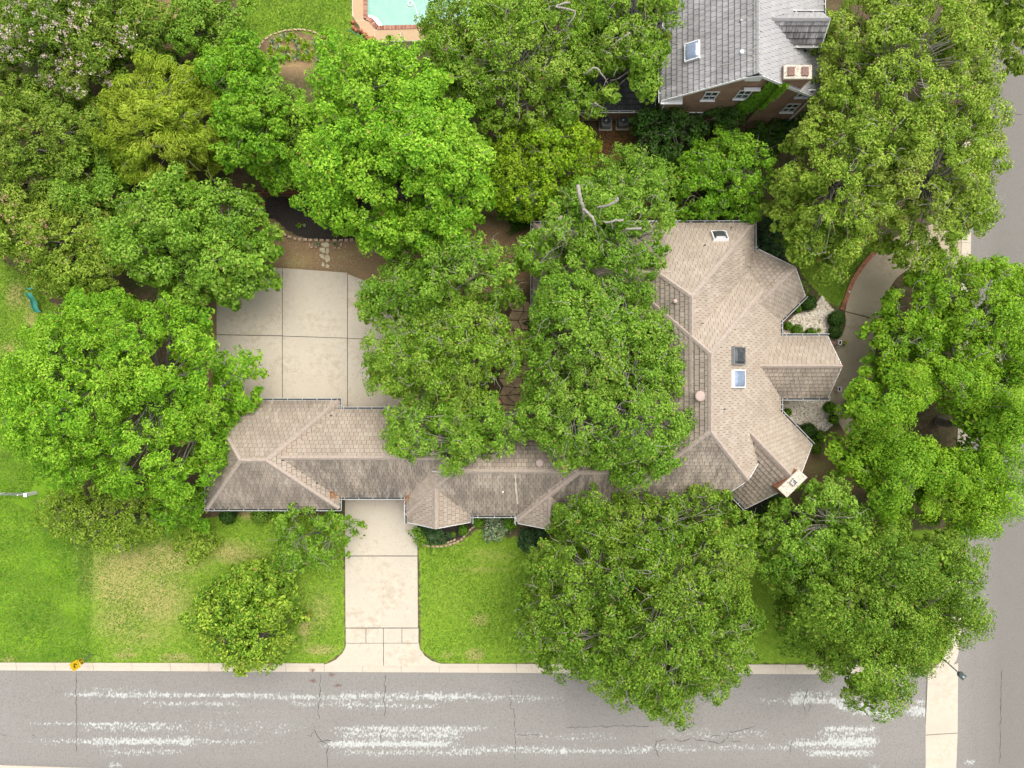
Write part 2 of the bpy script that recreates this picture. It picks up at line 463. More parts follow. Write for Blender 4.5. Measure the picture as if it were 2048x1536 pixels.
# foliage (dark leaf, leaf, young leaf)
LEAF = {
    'lime': mat_leaf('leaf_lime', (0.080, 0.215, 0.010), (0.215, 0.455, 0.018), (0.42, 0.66, 0.055), 0.34),
    'fresh': mat_leaf('leaf_fresh', (0.078, 0.199, 0.010), (0.177, 0.396, 0.016), (0.314, 0.534, 0.036), 0.34),
    'green': mat_leaf('leaf_green', (0.078, 0.178, 0.012), (0.183, 0.362, 0.022), (0.348, 0.523, 0.071), 0.32),
    'oak': mat_leaf('leaf_oak', (0.082, 0.173, 0.012), (0.196, 0.362, 0.020), (0.381, 0.534, 0.071), 0.3),
    'olive': mat_leaf('leaf_olive', (0.097, 0.182, 0.012), (0.233, 0.380, 0.023), (0.448, 0.558, 0.089), 0.3),
    'dark': mat_leaf('leaf_dark', (0.022, 0.058, 0.008), (0.047, 0.123, 0.013), (0.104, 0.212, 0.025), 0.22),
    'live': mat_leaf('leaf_live', (0.097, 0.229, 0.010), (0.220, 0.430, 0.018), (0.359, 0.546, 0.036), 0.32),
    'magnolia': mat_leaf('leaf_magnolia', (0.050, 0.130, 0.010), (0.180, 0.345, 0.018), (0.46, 0.58, 0.065), 0.22),
    'cedar': mat_leaf('leaf_cedar', (0.18, 0.28, 0.015), (0.39, 0.55, 0.035), (0.58, 0.70, 0.09), 0.36),
    'yellowgreen': mat_leaf('leaf_yellowgreen', (0.097, 0.195, 0.007), (0.233, 0.423, 0.012), (0.404, 0.570, 0.027), 0.32),
    'myrtle': mat_leaf('leaf_myrtle', (0.078, 0.152, 0.012), (0.177, 0.311, 0.022), (0.348, 0.452, 0.063), 0.3),
    'variegated': mat_leaf('leaf_variegated', (0.06, 0.13, 0.04), (0.26, 0.36, 0.17), (0.52, 0.58, 0.38), 0.25),
    'bloom': mat_leaf('blossom', (0.34, 0.26, 0.20), (0.58, 0.47, 0.40), (0.68, 0.58, 0.50), 0.2),
    'bloom_salmon': mat_leaf('salmon_blossom', (0.30, 0.17, 0.10), (0.48, 0.28, 0.18), (0.55, 0.38, 0.26), 0.2),
    'juniper': mat_leaf('leaf_juniper', (0.022, 0.060, 0.018), (0.070, 0.150, 0.045), (0.15, 0.27, 0.10), 0.2),
    'ivy': mat_leaf('leaf_ivy', (0.065, 0.152, 0.007), (0.126, 0.293, 0.012), (0.224, 0.416, 0.022), 0.25),
    'deep': mat_leaf('leaf_deep', (0.058, 0.125, 0.010), (0.158, 0.298, 0.018), (0.31, 0.46, 0.050), 0.32),
    'yellowflower': mat_leaf('yellow_flower', (0.5, 0.36, 0.02), (0.7, 0.55, 0.04), (0.8, 0.68, 0.1), 0.2),
}

# ------------------------------------------------------------------ 2D geometry
def sdist(P, poly):
    """signed distance (positive inside) of points P (n,2) to a polygon"""
    P = np.asarray(P, float); poly = np.asarray(poly, float)
    d = np.full(len(P), 1e9); ins = np.zeros(len(P), bool)
    n = len(poly)
    for i in range(n):
        a, b = poly[i], poly[(i + 1) % n]
        ab = b - a; l2 = ab @ ab + 1e-12
        t = np.clip(((P - a) @ ab) / l2, 0, 1)
        d = np.minimum(d, np.hypot(P[:, 0] - a[0] - t * ab[0], P[:, 1] - a[1] - t * ab[1]))
        c = ((a[1] > P[:, 1]) != (b[1] > P[:, 1]))
        xx = a[0] + (P[:, 1] - a[1]) * ab[0] / (ab[1] if abs(ab[1]) > 1e-9 else 1e-9)
        ins ^= c & (P[:, 0] < xx)
    return np.where(ins, d, -d)

def clip_half(poly, a, b, c):
    """keep a*x + b*y <= c of a convex polygon"""
    out = []
    n = len(poly)
    for i in range(n):
        p, q = poly[i], poly[(i + 1) % n]
        dp, dq = a * p[0] + b * p[1] - c, a * q[0] + b * q[1] - c
        if dp <= 0: out.append(p)
        if (dp < 0 < dq) or (dq < 0 < dp):
            t = dp / (dp - dq)
            out.append((p[0] + (q[0] - p[0]) * t, p[1] + (q[1] - p[1]) * t))
    return out

def ccw(poly):
    s = sum(poly[i][0] * poly[(i + 1) % len(poly)][1] - poly[(i + 1) % len(poly)][0] * poly[i][1] for i in range(len(poly)))
    return poly if s > 0 else poly[::-1]

def area2(poly):
    return 0.5 * abs(sum(poly[i][0] * poly[(i + 1) % len(poly)][1] - poly[(i + 1) % len(poly)][0] * poly[i][1] for i in range(len(poly))))

def smooth_line(pts, k=6):
    """Catmull-Rom through 2D/3D points"""
    P = [np.array(p, float) for p in pts]
    P = [2 * P[0] - P[1]] + P + [2 * P[-1] - P[-2]]
    out = []
    for i in range(1, len(P) - 2):
        for j in range(k):
            t = j / k
            out.append(0.5 * (2 * P[i] + (P[i + 1] - P[i - 1]) * t + (2 * P[i - 1] - 5 * P[i] + 4 * P[i + 1] - P[i + 2]) * t * t
                              + (3 * P[i] - P[i - 1] - 3 * P[i + 1] + P[i + 2]) * t ** 3))
    out.append(P[-2])
    return [tuple(q) for q in out]

def grid_mesh(name, xs, ys, z, mat, attrs):
    X, Y = np.meshgrid(xs, ys)
    nx, ny = len(xs), len(ys)
    zz = z(X, Y) if callable(z) else np.full(X.shape, z)
    co = np.stack([X, Y, zz], -1).reshape(-1, 3)
    i = np.arange(nx * ny).reshape(ny, nx)
    q = np.stack([i[:-1, :-1], i[:-1, 1:], i[1:, 1:], i[1:, :-1]], -1).reshape(-1, 4)
    me = bpy.data.meshes.new(name)
    me.vertices.add(len(co)); me.vertices.foreach_set("co", co.astype(np.float32).ravel())
    me.loops.add(q.size); me.loops.foreach_set("vertex_index", q.ravel().astype(np.int32))
    me.polygons.add(len(q))
    me.polygons.foreach_set("loop_start", np.arange(0, q.size, 4, dtype=np.int32))
    P2 = co[:, :2]
    for an, fn in attrs.items():
        at = me.attributes.new(an, 'FLOAT', 'POINT')
        at.data.foreach_set("value", np.asarray(fn(P2), np.float32))
    me.update(calc_edges=True)
    return link_mesh(name, me, mat)

def soft(P, polys_px, w=0.5, z=0.0):
    v = np.zeros(len(P))
    for poly in polys_px:
        v = np.maximum(v, np.clip(0.5 + sdist(P, W2(poly, z)) / (2 * w), 0, 1))
    return v

def blobs(P, items):
    """items: (px, py, radius_x px, radius_y px, strength)"""
    v = np.zeros(len(P))
    k = F / H
    for px, py, rx, ry, s in items:
        x, y, _ = W(px, py)
        d = ((P[:, 0] - x) * k / rx) ** 2 + ((P[:, 1] - y) * k / ry) ** 2
        v = np.maximum(v, s * np.exp(-d))
    return v

# ------------------------------------------------------------------ ground
LAWN = [
    [(150, 1040), (420, 1035), (540, 1030), (686, 1030), (690, 1300), (650, 1327), (150, 1327)],
    [(838, 1075), (880, 1090), (925, 1082), (960, 1055), (1010, 1075), (1500, 1060), (1900, 1060), (1915, 1327), (880, 1327), (842, 1300)],
    [(470, -30), (700, -30), (706, 60), (742, 90), (740, 105), (650, 100), (640, 75), (585, 58), (530, 75), (505, 95), (480, 70)],
    [(-700, 300), (-60, 480), (60, 560), (120, 620), (130, 760), (60, 1000), (-700, 1000)],
    [(-700, 1540), (0, 1545), (1840, 1610), (1840, 2000), (-700, 2000)],
    [(1530, 470), (1600, 540), (1640, 590), (1672, 615), (1690, 600), (1712, 548), (1760, 492), (1720, 450), (1600, 420)],
    [(1540, 1080), (1920, 1080), (1915, 1327), (1500, 1327)],
]
LIME = [[(-700, 800), (60, 860), (120, 985), (190, 1080), (182, 1327), (-700, 1327)]]
MULCH = [
    [(530, 395), (780, 395), (770, 450), (715, 478), (690, 482), (640, 480), (600, 474), (570, 458), (553, 440), (530, 435)],
    [(832, 1045), (950, 1045), (925, 1075), (885, 1087), (838, 1082)],
    [(1470, 985), (1560, 960), (1600, 1040), (1480, 1045)],
    [(1510, 440), (1560, 500), (1620, 600), (1570, 640), (1500, 520)],
]
def lawn_f(P):
    out = np.maximum(np.abs(P[:, 0]) - 41, np.abs(P[:, 1]) - 31) / 3      # the neighbourhood beyond
    return np.maximum(soft(P, LAWN, 0.35), np.clip(out, 0, 1))
def lime_f(P): return soft(P, LIME, 0.9)
def mulch_f(P): return soft(P, MULCH, 0.15)
def bare_f(P): return soft(P, [[(520, 430), (560, 440), (580, 470), (640, 480), (800, 470), (900, 450), (1010, 440), (1060, 470), (1080, 560), (980, 620), (840, 640), (760, 600), (690, 550), (520, 545)], [(1600, 890), (1700, 860), (1780, 960), (1660, 1000), (1590, 950)], [(530, 75), (640, 75), (655, 110), (620, 150), (540, 140)], [(330, -20), (380, -20), (365, 60), (330, 120)], [(395, 640), (440, 600), (440, 800), (400, 800)], [(1790, 930), (1840, 940), (1840, 1010), (1790, 1010)]], 0.6)
def dry_f(P):
    return blobs(P, [(290, 1125, 130, 34, 0.9), (350, 1105, 70, 24, 1.0), (240, 1160, 80, 70, 0.82), (310, 1200, 90, 70, 0.74), (280, 1270, 100, 40, 0.5), (430, 1100, 110, 26, 0.7), (560, 1200, 120, 70, 0.32), (360, 1230, 140, 80, 0.36), (640, 1220, 40, 60, 0.5), (900, 1200, 110, 70, 0.25), (980, 1110, 80, 24, 0.4),
                     (230, 1240, 60, 50, 0.6), (470, 1110, 60, 20, 0.8), (610, 1255, 16, 30, 0.9), (640, 1300, 40, 12, 0.8),
                     (250, 1310, 30, 10, 0.8), (350, 1315, 40, 10, 0.9), (960, 1240, 20, 16, 0.75), (950, 1310, 22, 14, 0.95),
                     (895, 1310, 18, 10, 0.6), (960, 1140, 90, 12, 0.45), (500, 1030, 25, 14, 0.7), (1640, 935, 26, 16, 0.9), (1655, 905, 14, 20, 0.6),
                     (30, 590, 22, 30, 0.9), (60, 640, 14, 22, 0.9), (20, 700, 26, 20, 0.7), (55, 605, 12, 18, 0.8), (590, 520, 50, 24, 0.5),
                     (690, 510, 40, 20, 0.4), (350, 30, 30, 25, 0.5), (1700, 610, 8, 30, 0.3), (15, 1318, 18, 8, 0.8), (540, 1290, 200, 20, 0.3),
                     (900, 1090, 60, 8, 0.4), (1000, 420, 40, 14, 0.7), (585, 125, 40, 22, 0.4), (600, 985, 30, 30, 0.2)])
xs = np.concatenate([[-320, -160, -90], np.arange(-46, 46.01, 0.33), [90, 160, 320]])
ys = np.concatenate([[-320, -160, -80], np.arange(-34, 34.01, 0.33), [80, 160, 320]])
def ground_z(X, Y):
    rng = np.random.default_rng(3)
    base = 0.02 * np.sin(X * 0.9) * np.cos(Y * 0.7) - 0.02
    px, py = X * F / H + 1024, 768 - Y * F / H
    far = (py > 1540 + 0.035 * px) & (px < 1840)         # verge across the road
    low = ((py > 1329) & ~far) | (px > 1940 - 0.019 * py)   # under the streets
    pool = (px > 727) & (px < 960) & (py < 62) & (py > -150)
    return np.where(pool, -2.0, np.where(low, -0.25, base))
g = grid_mesh('ground', xs, ys, ground_z, M['ground'], dict(lawn=lawn_f, lime=lime_f, mulch=mulch_f, dry=dry_f, bare=bare_f))
tag(g, kind='structure')

# grass blades, nobody could count them
def blades(name, polys, n, seed, mat, hmin=0.05, hmax=0.10):
    rng = np.random.default_rng(seed)
    pts = []
    A = [area2(W2(p)) for p in polys]
    for p, ar in zip(polys, A):
        w = np.array(W2(p)); k = int(n * ar / sum(A))
        q = rng.uniform(w.min(0), w.max(0), (k * 3, 2))
        pts.append(q[sdist(q, w) > 0.12][:k])
    P = np.concatenate(pts); k = len(P)
    ang = rng.uniform(0, 2 * np.pi, k); ln = rng.uniform(0.05, 0.13, k); hh = rng.uniform(hmin, hmax, k)
    d = np.stack([np.cos(ang), np.sin(ang)], 1)
    s = np.stack([-d[:, 1], d[:, 0]], 1) * 0.028
    z0 = np.full(k, -0.03)
    v = np.empty((k, 3, 3))
    v[:, 0] = np.column_stack([P + s, z0]); v[:, 1] = np.column_stack([P - s, z0]); v[:, 2] = np.column_stack([P + d * ln[:, None], hh])
    me = bpy.data.meshes.new(name)
    me.vertices.add(3 * k); me.vertices.foreach_set("co", v.astype(np.float32).ravel())
    me.loops.add(3 * k); me.loops.foreach_set("vertex_index", np.arange(3 * k, dtype=np.int32))
    me.polygons.add(k); me.polygons.foreach_set("loop_start", np.arange(0, 3 * k, 3, dtype=np.int32))
    me.update(calc_edges=True)
    return link_mesh(name, me, mat)
LIMEP = LIME[0]
gl = mat_leaf('grass_blade', (0.06, 0.15, 0.012), (0.13, 0.28, 0.02), (0.30, 0.40, 0.08), 0.25, 0.8)
tag(blades('lawn_grass', [LAWN[0], LAWN[1][:6] + [(1060, 1327)] + LAWN[1][-2:]], 60000, 5, gl), 'short patchy front lawn grass with dry straw patches', 'grass', kind='stuff')
tag(blades('back_lawn_grass', [LAWN[2], [(-20, 480), (60, 560), (120, 620), (130, 760), (60, 1000), (-20, 1000)], LAWN[5], [(-20, 980), (190, 1080), (182, 1327), (-20, 1327)]], 60000, 6, gl), 'green lawn grass by the pool deck, the circular drive and the striped side lawn', 'grass', kind='stuff')

# ------------------------------------------------------------------ streets
def bands(P, items):
    """items: (x0, x1, y, half height, strength) in photo pixels"""
    px, py = P[:, 0] * F / H + 1024, 768 - P[:, 1] * F / H
    v = np.zeros(len(P))
    for x0, x1, y, hh, s in items:
        L = (x1 - x0)
        t = (px - x0) / L
        ex = np.clip(np.minimum(t, 1 - t) * 6, 0, 1)
        v = np.maximum(v, s * ex * np.exp(-((py - y) / hh) ** 2))
    return v
PEEL = [(95, 620, 1391, 5, 0.95), (150, 330, 1388, 14, 0.45), (250, 500, 1408, 6, 0.62), (480, 720, 1395, 6, 0.75), (560, 800, 1409, 6, 0.62),
        (620, 1010, 1394, 9, 0.85), (640, 900, 1413, 6, 0.62), (850, 1140, 1397, 7, 0.6), (40, 380, 1448, 3.5, 0.8), (140, 400, 1455, 9, 0.68),
        (20, 560, 1484, 6, 0.65), (150, 420, 1483, 9, 1.0), (190, 380, 1503, 8, 0.62), (215, 245, 1531, 6, 0.95), (300, 640, 1455, 16, 0.32),
        (640, 1010, 1458, 6, 0.9), (655, 960, 1470, 11, 0.78), (625, 940, 1488, 8, 1.15), (650, 1010, 1505, 7, 0.72), (860, 1180, 1500, 9, 0.7),
        (1040, 1330, 1503, 6, 0.72), (1118, 1136, 1502, 7, 1.3), (1000, 1260, 1474, 8, 0.42), (1240, 1420, 1497, 8, 0.62), (1300, 1560, 1470, 12, 0.4),
        (1500, 1640, 1402, 6, 0.6), (1560, 1730, 1402, 8, 1.0), (1570, 1680, 1390, 9, 0.7), (1660, 1760, 1414, 8, 1.0), (1700, 1792, 1426, 6, 1.0), (1760, 1790, 1433, 8, 1.3),
        (1806, 1862, 1422, 12, 1.05), (1830, 1860, 1405, 10, 0.8), (1560, 1765, 1488, 9, 1.0), (1640, 1768, 1484, 12, 1.15), (1600, 1762, 1506, 8, 0.95),
        (1640, 1765, 1458, 7, 0.9), (1620, 1760, 1470, 8, 0.65), (1370, 1600, 1495, 7, 0.6), (1735, 1765, 1533, 5, 0.8), (1930, 1955, 1526, 7, 0.9), (420, 600, 1425, 4, 0.35)]
OIL = [(1690, 1760, 1500, 40, 0.3), (1840, 1850, 1450, 60, 0.3), (600, 720, 1515, 10, 0.3)]
def peel_f(P): return bands(P, PEEL)
def road_tone(P):  # patch tone, and darker towards the bottom of the view
    px, py = P[:, 0] * F / H + 1024, 768 - P[:, 1] * F / H
    patch = np.where((px > 1131) & (px < 1400) & (py < 1455), 0.22, 0.0)
    return np.maximum(patch, np.clip((py - 1515) / 60, 0, 0.3))
def crown_z(X, Y):
    return -0.12 + 0.10 * np.clip(1 - ((Y + 28.5) / 6.5) ** 2, 0, 1)
rd = grid_mesh('road', np.concatenate([[-300, -120, -60], np.arange(-44, 31.7, 0.16), [31.7]]), np.arange(-39.0, -21.7, 0.16), crown_z, M['road'], dict(peel=peel_f, patch_vignette=road_tone))
tag(rd, kind='structure')
def street_peel(P): return bands(P, [(1930, 1955, 1526, 7, 0.9)])
def street_vignette(P):  # lens vignette painted darker to the right, over dark asphalt
    px = P[:, 0] * F / H + 1024
    return np.maximum(np.clip((px - 1940) / 60, 0, 1) * 0.85, 0.35 * np.exp(-((px - 1955) / 16) ** 2))
st = grid_mesh('cross_street', np.concatenate([np.arange(31.7, 47, 0.25), [48]]), np.concatenate([[-300, -120, -60], np.arange(-40, 40.1, 0.25), [60, 120, 300]]), -0.115, M['road'],
               dict(peel=street_peel, patch_vignette=street_vignette))
tag(st, kind='structure')

def ribbon(name, pts_px, w, mat, parent, z=-0.1, jit=0.25, seed=0):
    rnd = random.Random(seed)
    pts = [W(p[0], p[1]) for p in pts_px]
    line = []
    for i in range(len(pts) - 1):
        a, b = Vector(pts[i]), Vector(pts[i + 1])
        n = max(2, int((b - a).length / 0.22))
        for k in range(n):
            q = a.lerp(b, k / n)
            line.append(q + Vector((rnd.uniform(-1, 1), rnd.uniform(-1, 1), 0)) * jit * 0.12)
    line.append(Vector(pts[-1]))
    mb = MB()
    L, Rr = [], []
    for i, q in enumerate(line):
        d = line[min(i + 1, len(line) - 1)] - line[max(i - 1, 0)]
        d.z = 0; d.normalize()
        s = Vector((-d.y, d.x, 0))
        ww = w * rnd.uniform(0.35, 1.25) * (0.25 if i in (0, len(line) - 1) else 1)
        zz = (-0.12 + 0.10 * max(0, 1 - ((q.y + 28.5) / 6.5) ** 2) if z is None else z) + 0.006
        L.append((q.x + s.x * ww / 2, q.y + s.y * ww / 2, zz)); Rr.append((q.x - s.x * ww / 2, q.y - s.y * ww / 2, zz))
    for i in range(len(line) - 1):
        mb.face([L[i], Rr[i], Rr[i + 1], L[i + 1]])
    return mb.build(name, mat, parent)

CR = [[(151, 1345), (150, 1395), (152, 1420), (153, 1480), (152, 1505)],
      [(640, 1347), (639, 1400), (635, 1415), (640, 1440)],
      [(628, 1455), (629, 1463), (636, 1475), (648, 1485), (656, 1492), (654, 1510), (656, 1536), (657, 1545)], [(614, 1471), (622, 1472), (629, 1464)], [(634, 1483), (660, 1481), (680, 1482)],
      [(770, 1350), (768, 1395), (770, 1415), (768, 1435)], [(765, 1455), (760, 1482)],
      [(1023, 1378), (1024, 1405), (1020, 1414), (1027, 1420), (1029, 1440)], [(1031, 1470), (1080, 1469)], [(1030, 1440), (1031, 1520)],
      [(1131, 1455), (1160, 1455), (1240, 1452), (1300, 1452)],
      [(1312, 1480), (1310, 1498), (1320, 1515)], [(1312, 1482), (1335, 1480)], [(1345, 1480), (1365, 1482), (1382, 1476), (1400, 1482), (1440, 1487), (1450, 1480), (1462, 1465), (1485, 1460), (1512, 1452)],
      [(1420, 1475), (1436, 1470), (1440, 1474)], [(1455, 1480), (1475, 1483), (1485, 1487)],
      [(1617, 1378), (1608, 1410), (1610, 1432)], [(1646, 1385), (1644, 1400)], [(1618, 1405), (1622, 1412), (1616, 1425)], [(1584, 1480), (1580, 1515)],
      [(60, 1470), (72, 1475)], [(0, 1470), (14, 1471)]]
for i, c in enumerate(CR):
    ribbon('crack', c, 0.055 if i not in (8, 10) else 0.05, M['crack'], rd, None, 0.6, i)
ribbon('crack', [(2006, 1340), (2004, 1420), (2001, 1530)], 0.05, M['crack'], st, -0.115, 0.5, 77)
ribbon('crack', [(2000, 225), (2048, 228)], 0.05, M['crack'], st, -0.115, 0.5, 78)

# ------------------------------------------------------------------ kerb and gutter, each cast section on its own
kerb = thing('kerb', W(1000, 1336), None, None); tag(kerb, kind='structure')
def kerb_piece(poly_px, parent=kerb, name='kerb_section', z1=0.03, mat='kerb'):
    mb = MB(); mb.prism(W2(poly_px), -0.3, z1, inset=0.015)
    return mb.build(name, M[mat], parent)
def line_y(x, a, b):                     # the kerb is a hair off level in the picture
    return a + (b - a) * (x + 20) / 2000
x = -1200
while x < 1840:
    x2 = min(x + 77, 1848)
    if 640 < x < 880: z1 = -0.04
    else: z1 = 0.0
    T0, T1 = line_y(x, 1325, 1330), line_y(x2, 1325, 1330)
    g0, g1 = line_y(x, 1331, 1335), line_y(x2, 1331, 1335)
    B0, B1 = line_y(x, 1341.5, 1351), line_y(x2, 1341.5, 1351)
    gap = 0.3
    mb = MB()
    P = lambda px, py: W(px, py)[:2]
    flare = 640 < x < 870
    zt = -0.05 if flare else 0.03
    mb.prism([P(x + gap, T0 if not flare else g0 - 1), P(x2 - gap, T1 if not flare else g1 - 1), P(x2 - gap, g1), P(x + gap, g0)], -0.3, zt)
    mb.prism([P(x + gap, g0), P(x2 - gap, g1), P(x2 - gap, B1), P(x + gap, B0)], -0.3, -0.075, z1s=None)
    mb.build('kerb_section', M['kerb'], kerb)
    x = x2
# kerb return into the cross street and the street's west kerb
ret = smooth_line([(1848, 1340), (1872, 1332), (1890, 1310), (1898, 1270), (1903, 1200), (1910, 1000), (1917, 800), (1921, 600), (1925, 300), (1928, 0), (1930, -120)], 3)
ret2 = smooth_line([(1850, 1352), (1886, 1345), (1912, 1322), (1920, 1275), (1925, 1200), (1930, 1000), (1937, 800), (1940, 600), (1944, 300), (1948, 0), (1950, -120)], 3)
for i in range(len(ret) - 1):
    kerb_piece([ret[i], ret[i + 1], ret2[i + 1], ret2[i]], z1=0.03)
vg = thing('valley_gutter', W(1885, 1430), None, None); tag(vg, kind='structure')
kerb_piece([(1856, 1352), (1917, 1326), (1916, 1466), (1851, 1470)], vg, 'gutter_slab', -0.03, 'kerb')
kerb_piece([(1851, 1471.5), (1916, 1467.5), (1909, 1640), (1845, 1640)], vg, 'gutter_slab', -0.03, 'kerb')
fk = thing('far_kerb', W(20, 1540), None, None); tag(fk, kind='structure')
for k in range(30):
    x = -400 + 78 * k
    if x > 1800: break
    y0, y1 = 1530 + 0.035 * x, 1530 + 0.035 * (x + 77.5)
    kerb_piece([(x, y0), (x + 77.5, y1), (x + 77.5, y1 + 17), (x, y0 + 17)], fk, 'kerb_section', 0.03)

# ------------------------------------------------------------------ driveway and parking court, slab by slab
dw = thing('driveway', W(764, 1160), None, None); tag(dw, kind='structure')
def slab(poly_px, parent, mat='concrete', z1=0.045, name='slab'):
    mb = MB(); mb.prism(W2(poly_px), -0.2, z1, inset=0.012)
    return mb.build(name, M[mat], parent)
slab([(690, 975), (835, 975), (835, 1111), (690, 1111)], dw)
slab([(690.5, 1112.6), (835, 1112.6), (836, 1255), (691, 1255)], dw)
for x0, x1 in ((691.5, 731.5), (732.5, 766.5), (767.5, 803.5), (804.5, 837)):
    slab([(x0, 1256.6), (x1, 1256.6), (x1, 1285.6), (x0, 1285.6)], dw)
slab([(692, 1286.6), (766.5, 1286.6), (766.5, 1332), (640, 1332), (655, 1327), (672, 1319), (685, 1306), (691, 1294)], dw, z1=0.02)
slab([(767.5, 1286.6), (838, 1286.6), (840, 1298), (850, 1312), (864, 1322), (885, 1328.5), (890, 1333), (767.5, 1333)], dw, z1=0.02)
for c in ([(752, 1000), (750, 1030), (756, 1060), (752, 1100)], [(730, 1040), (760, 1050), (800, 1062), (820, 1060)], [(758, 1115), (766, 1180), (764, 1250)]):
    ribbon('hairline_crack', c, 0.014, M['edging'], dw, 0.046, 0.5, 3)

pc = thing('parking_court', W(600, 670), None, None); tag(pc, kind='structure')
slab([(433.5, 560), (470, 537), (564.4, 536), (564.4, 671), (433.5, 668.7)], pc)
slab([(565.6, 536.2), (694.7, 545.5), (694.7, 675.9), (565.6, 671.6)], pc)
slab([(695.9, 548), (740, 566), (770, 592), (830, 618), (860, 640), (845, 681.6), (695.9, 676.2)], pc)
slab([(433.5, 670), (564.4, 672.4), (564.4, 850), (433.5, 850)], pc)
slab([(565.6, 672.8), (694.7, 677.0), (694.7, 850), (565.6, 850)], pc)
slab([(695.9, 677.3), (845, 682.6), (850, 850), (695.9, 850)], pc)
mb = MB(); mb.prism(W2([(440, 556), (472, 539), (694, 548), (740, 568), (840, 630), (842, 845), (436, 845)]), -0.2, 0.022); mb.build('joint_filler', M['crack'], pc)
mb = MB(); mb.prism(W2([(693, 980), (832, 980), (834, 1325), (695, 1325)]), -0.2, 0.012); mb.build('joint_filler', M['crack'], dw)
ribbon('hairline_crack', [(568, 739), (592, 744), (614, 751), (645, 750), (672, 759)], 0.03, M['edging'], pc, 0.046, 0.7, 5)
ribbon('hairline_crack', [(510, 748), (560, 756)], 0.022, M['edging'], pc, 0.046, 0.7, 6)

# ------------------------------------------------------------------ circular drive on the right
cd = thing('circular_drive', W(1740, 620), None, None); tag(cd, kind='structure')
left = smooth_line([(1922, 430), (1860, 450), (1800, 470), (1765, 494), (1735, 525), (1710, 563), (1696, 600), (1690, 622)], 4)
right = smooth_line([(1922, 540), (1880, 530), (1830, 535), (1800, 550), (1780, 575), (1768, 600), (1762, 625), (1760, 640)], 4)
slab(left + right[::-1], cd, 'aggregate', 0.03)
left2 = smooth_line([(1690, 624), (1688, 660), (1655, 668), (1640, 735), (1640, 790), (1662, 815), (1680, 850), (1720, 910), (1790, 975), (1850, 1005), (1913, 1012)], 3)
right2 = smooth_line([(1760, 642), (1752, 690), (1750, 720), (1756, 760), (1775, 820), (1805, 870), (1850, 915), (1890, 930), (1905, 934), (1910, 935), (1915, 936)], 3)
slab(left2 + right2[::-1], cd, 'aggregate', 0.03)
be = MB()
eo = smooth_line([(1765, 491), (1734, 522), (1708, 560), (1693, 598), (1685, 618)], 30)
for i, p in enumerate(eo):
    a, b = eo[max(i - 1, 0)], eo[min(i + 1, len(eo) - 1)]
    ang = -math.atan2(b[1] - a[1], b[0] - a[0])
    x, y, _ = W(p[0] - 1.5, p[1])
    for r_ in (-1, 0, 1):
        be.box((x + 0.11 * r_ * math.sin(ang), y - 0.11 * r_ * math.cos(ang), 0.03 + 0.01 * (i % 3)), (0.105, 0.10, 0.12), ang)
single('brick_edging', be, M['brick_o'], 'red brick edging curving along the circular drive beside the lawn', 'edging')

# fallen leaves and specks scattered over the hard surfaces and lawns
def flecks(name, poly_px, n, seed, z, label, mat):
    rng = np.random.default_rng(seed)
    w = np.array(W2(poly_px)); q = rng.uniform(w.min(0), w.max(0), (n * 3, 2)); q = q[sdist(q, w) > 0][:n]
    mb = MB()
    for p in q:
        a_ = rng.uniform(0, 6.28); l = rng.uniform(.018, .055); d_ = (math.cos(a_) * l, math.sin(a_) * l)
        mb.face([(p[0] - d_[0], p[1] - d_[1], z), (p[0] + d_[1] * .5, p[1] - d_[0] * .5, z + .012), (p[0] + d_[0], p[1] + d_[1], z + .004), (p[0] - d_[1] * .5, p[1] + d_[0] * .5, z + .012)])
    tag(mb.build(name, M[mat], None), label, 'leaf litter', kind='stuff')
flecks('fallen_leaves', [(440, 560), (520, 540), (694, 550), (760, 600), (830, 640), (830, 815), (440, 795)], 150, 21, .05, 'scattered brown leaves on the parking court', 'litter')
flecks('fallen_leaves', [(692, 1000), (834, 1000), (836, 1325), (692, 1325)], 70, 22, .05, 'scattered brown leaves on the front driveway', 'litter')
flecks('fallen_leaves', [(0, 1346), (1845, 1355), (1845, 1400), (0, 1375)], 320, 23, -.085, 'brown leaves and grit along the road gutter', 'flue')
flecks('fallen_leaves', [(160, 1060), (685, 1060), (690, 1320), (160, 1320)], 320, 24, .06, 'scattered pale dead leaves on the front lawn', 'cement')
flecks('fallen_leaves', [(540, 480), (760, 480), (740, 545), (540, 535)], 200, 25, .01, 'pale stones and leaves on the bare soil by the court', 'cement')
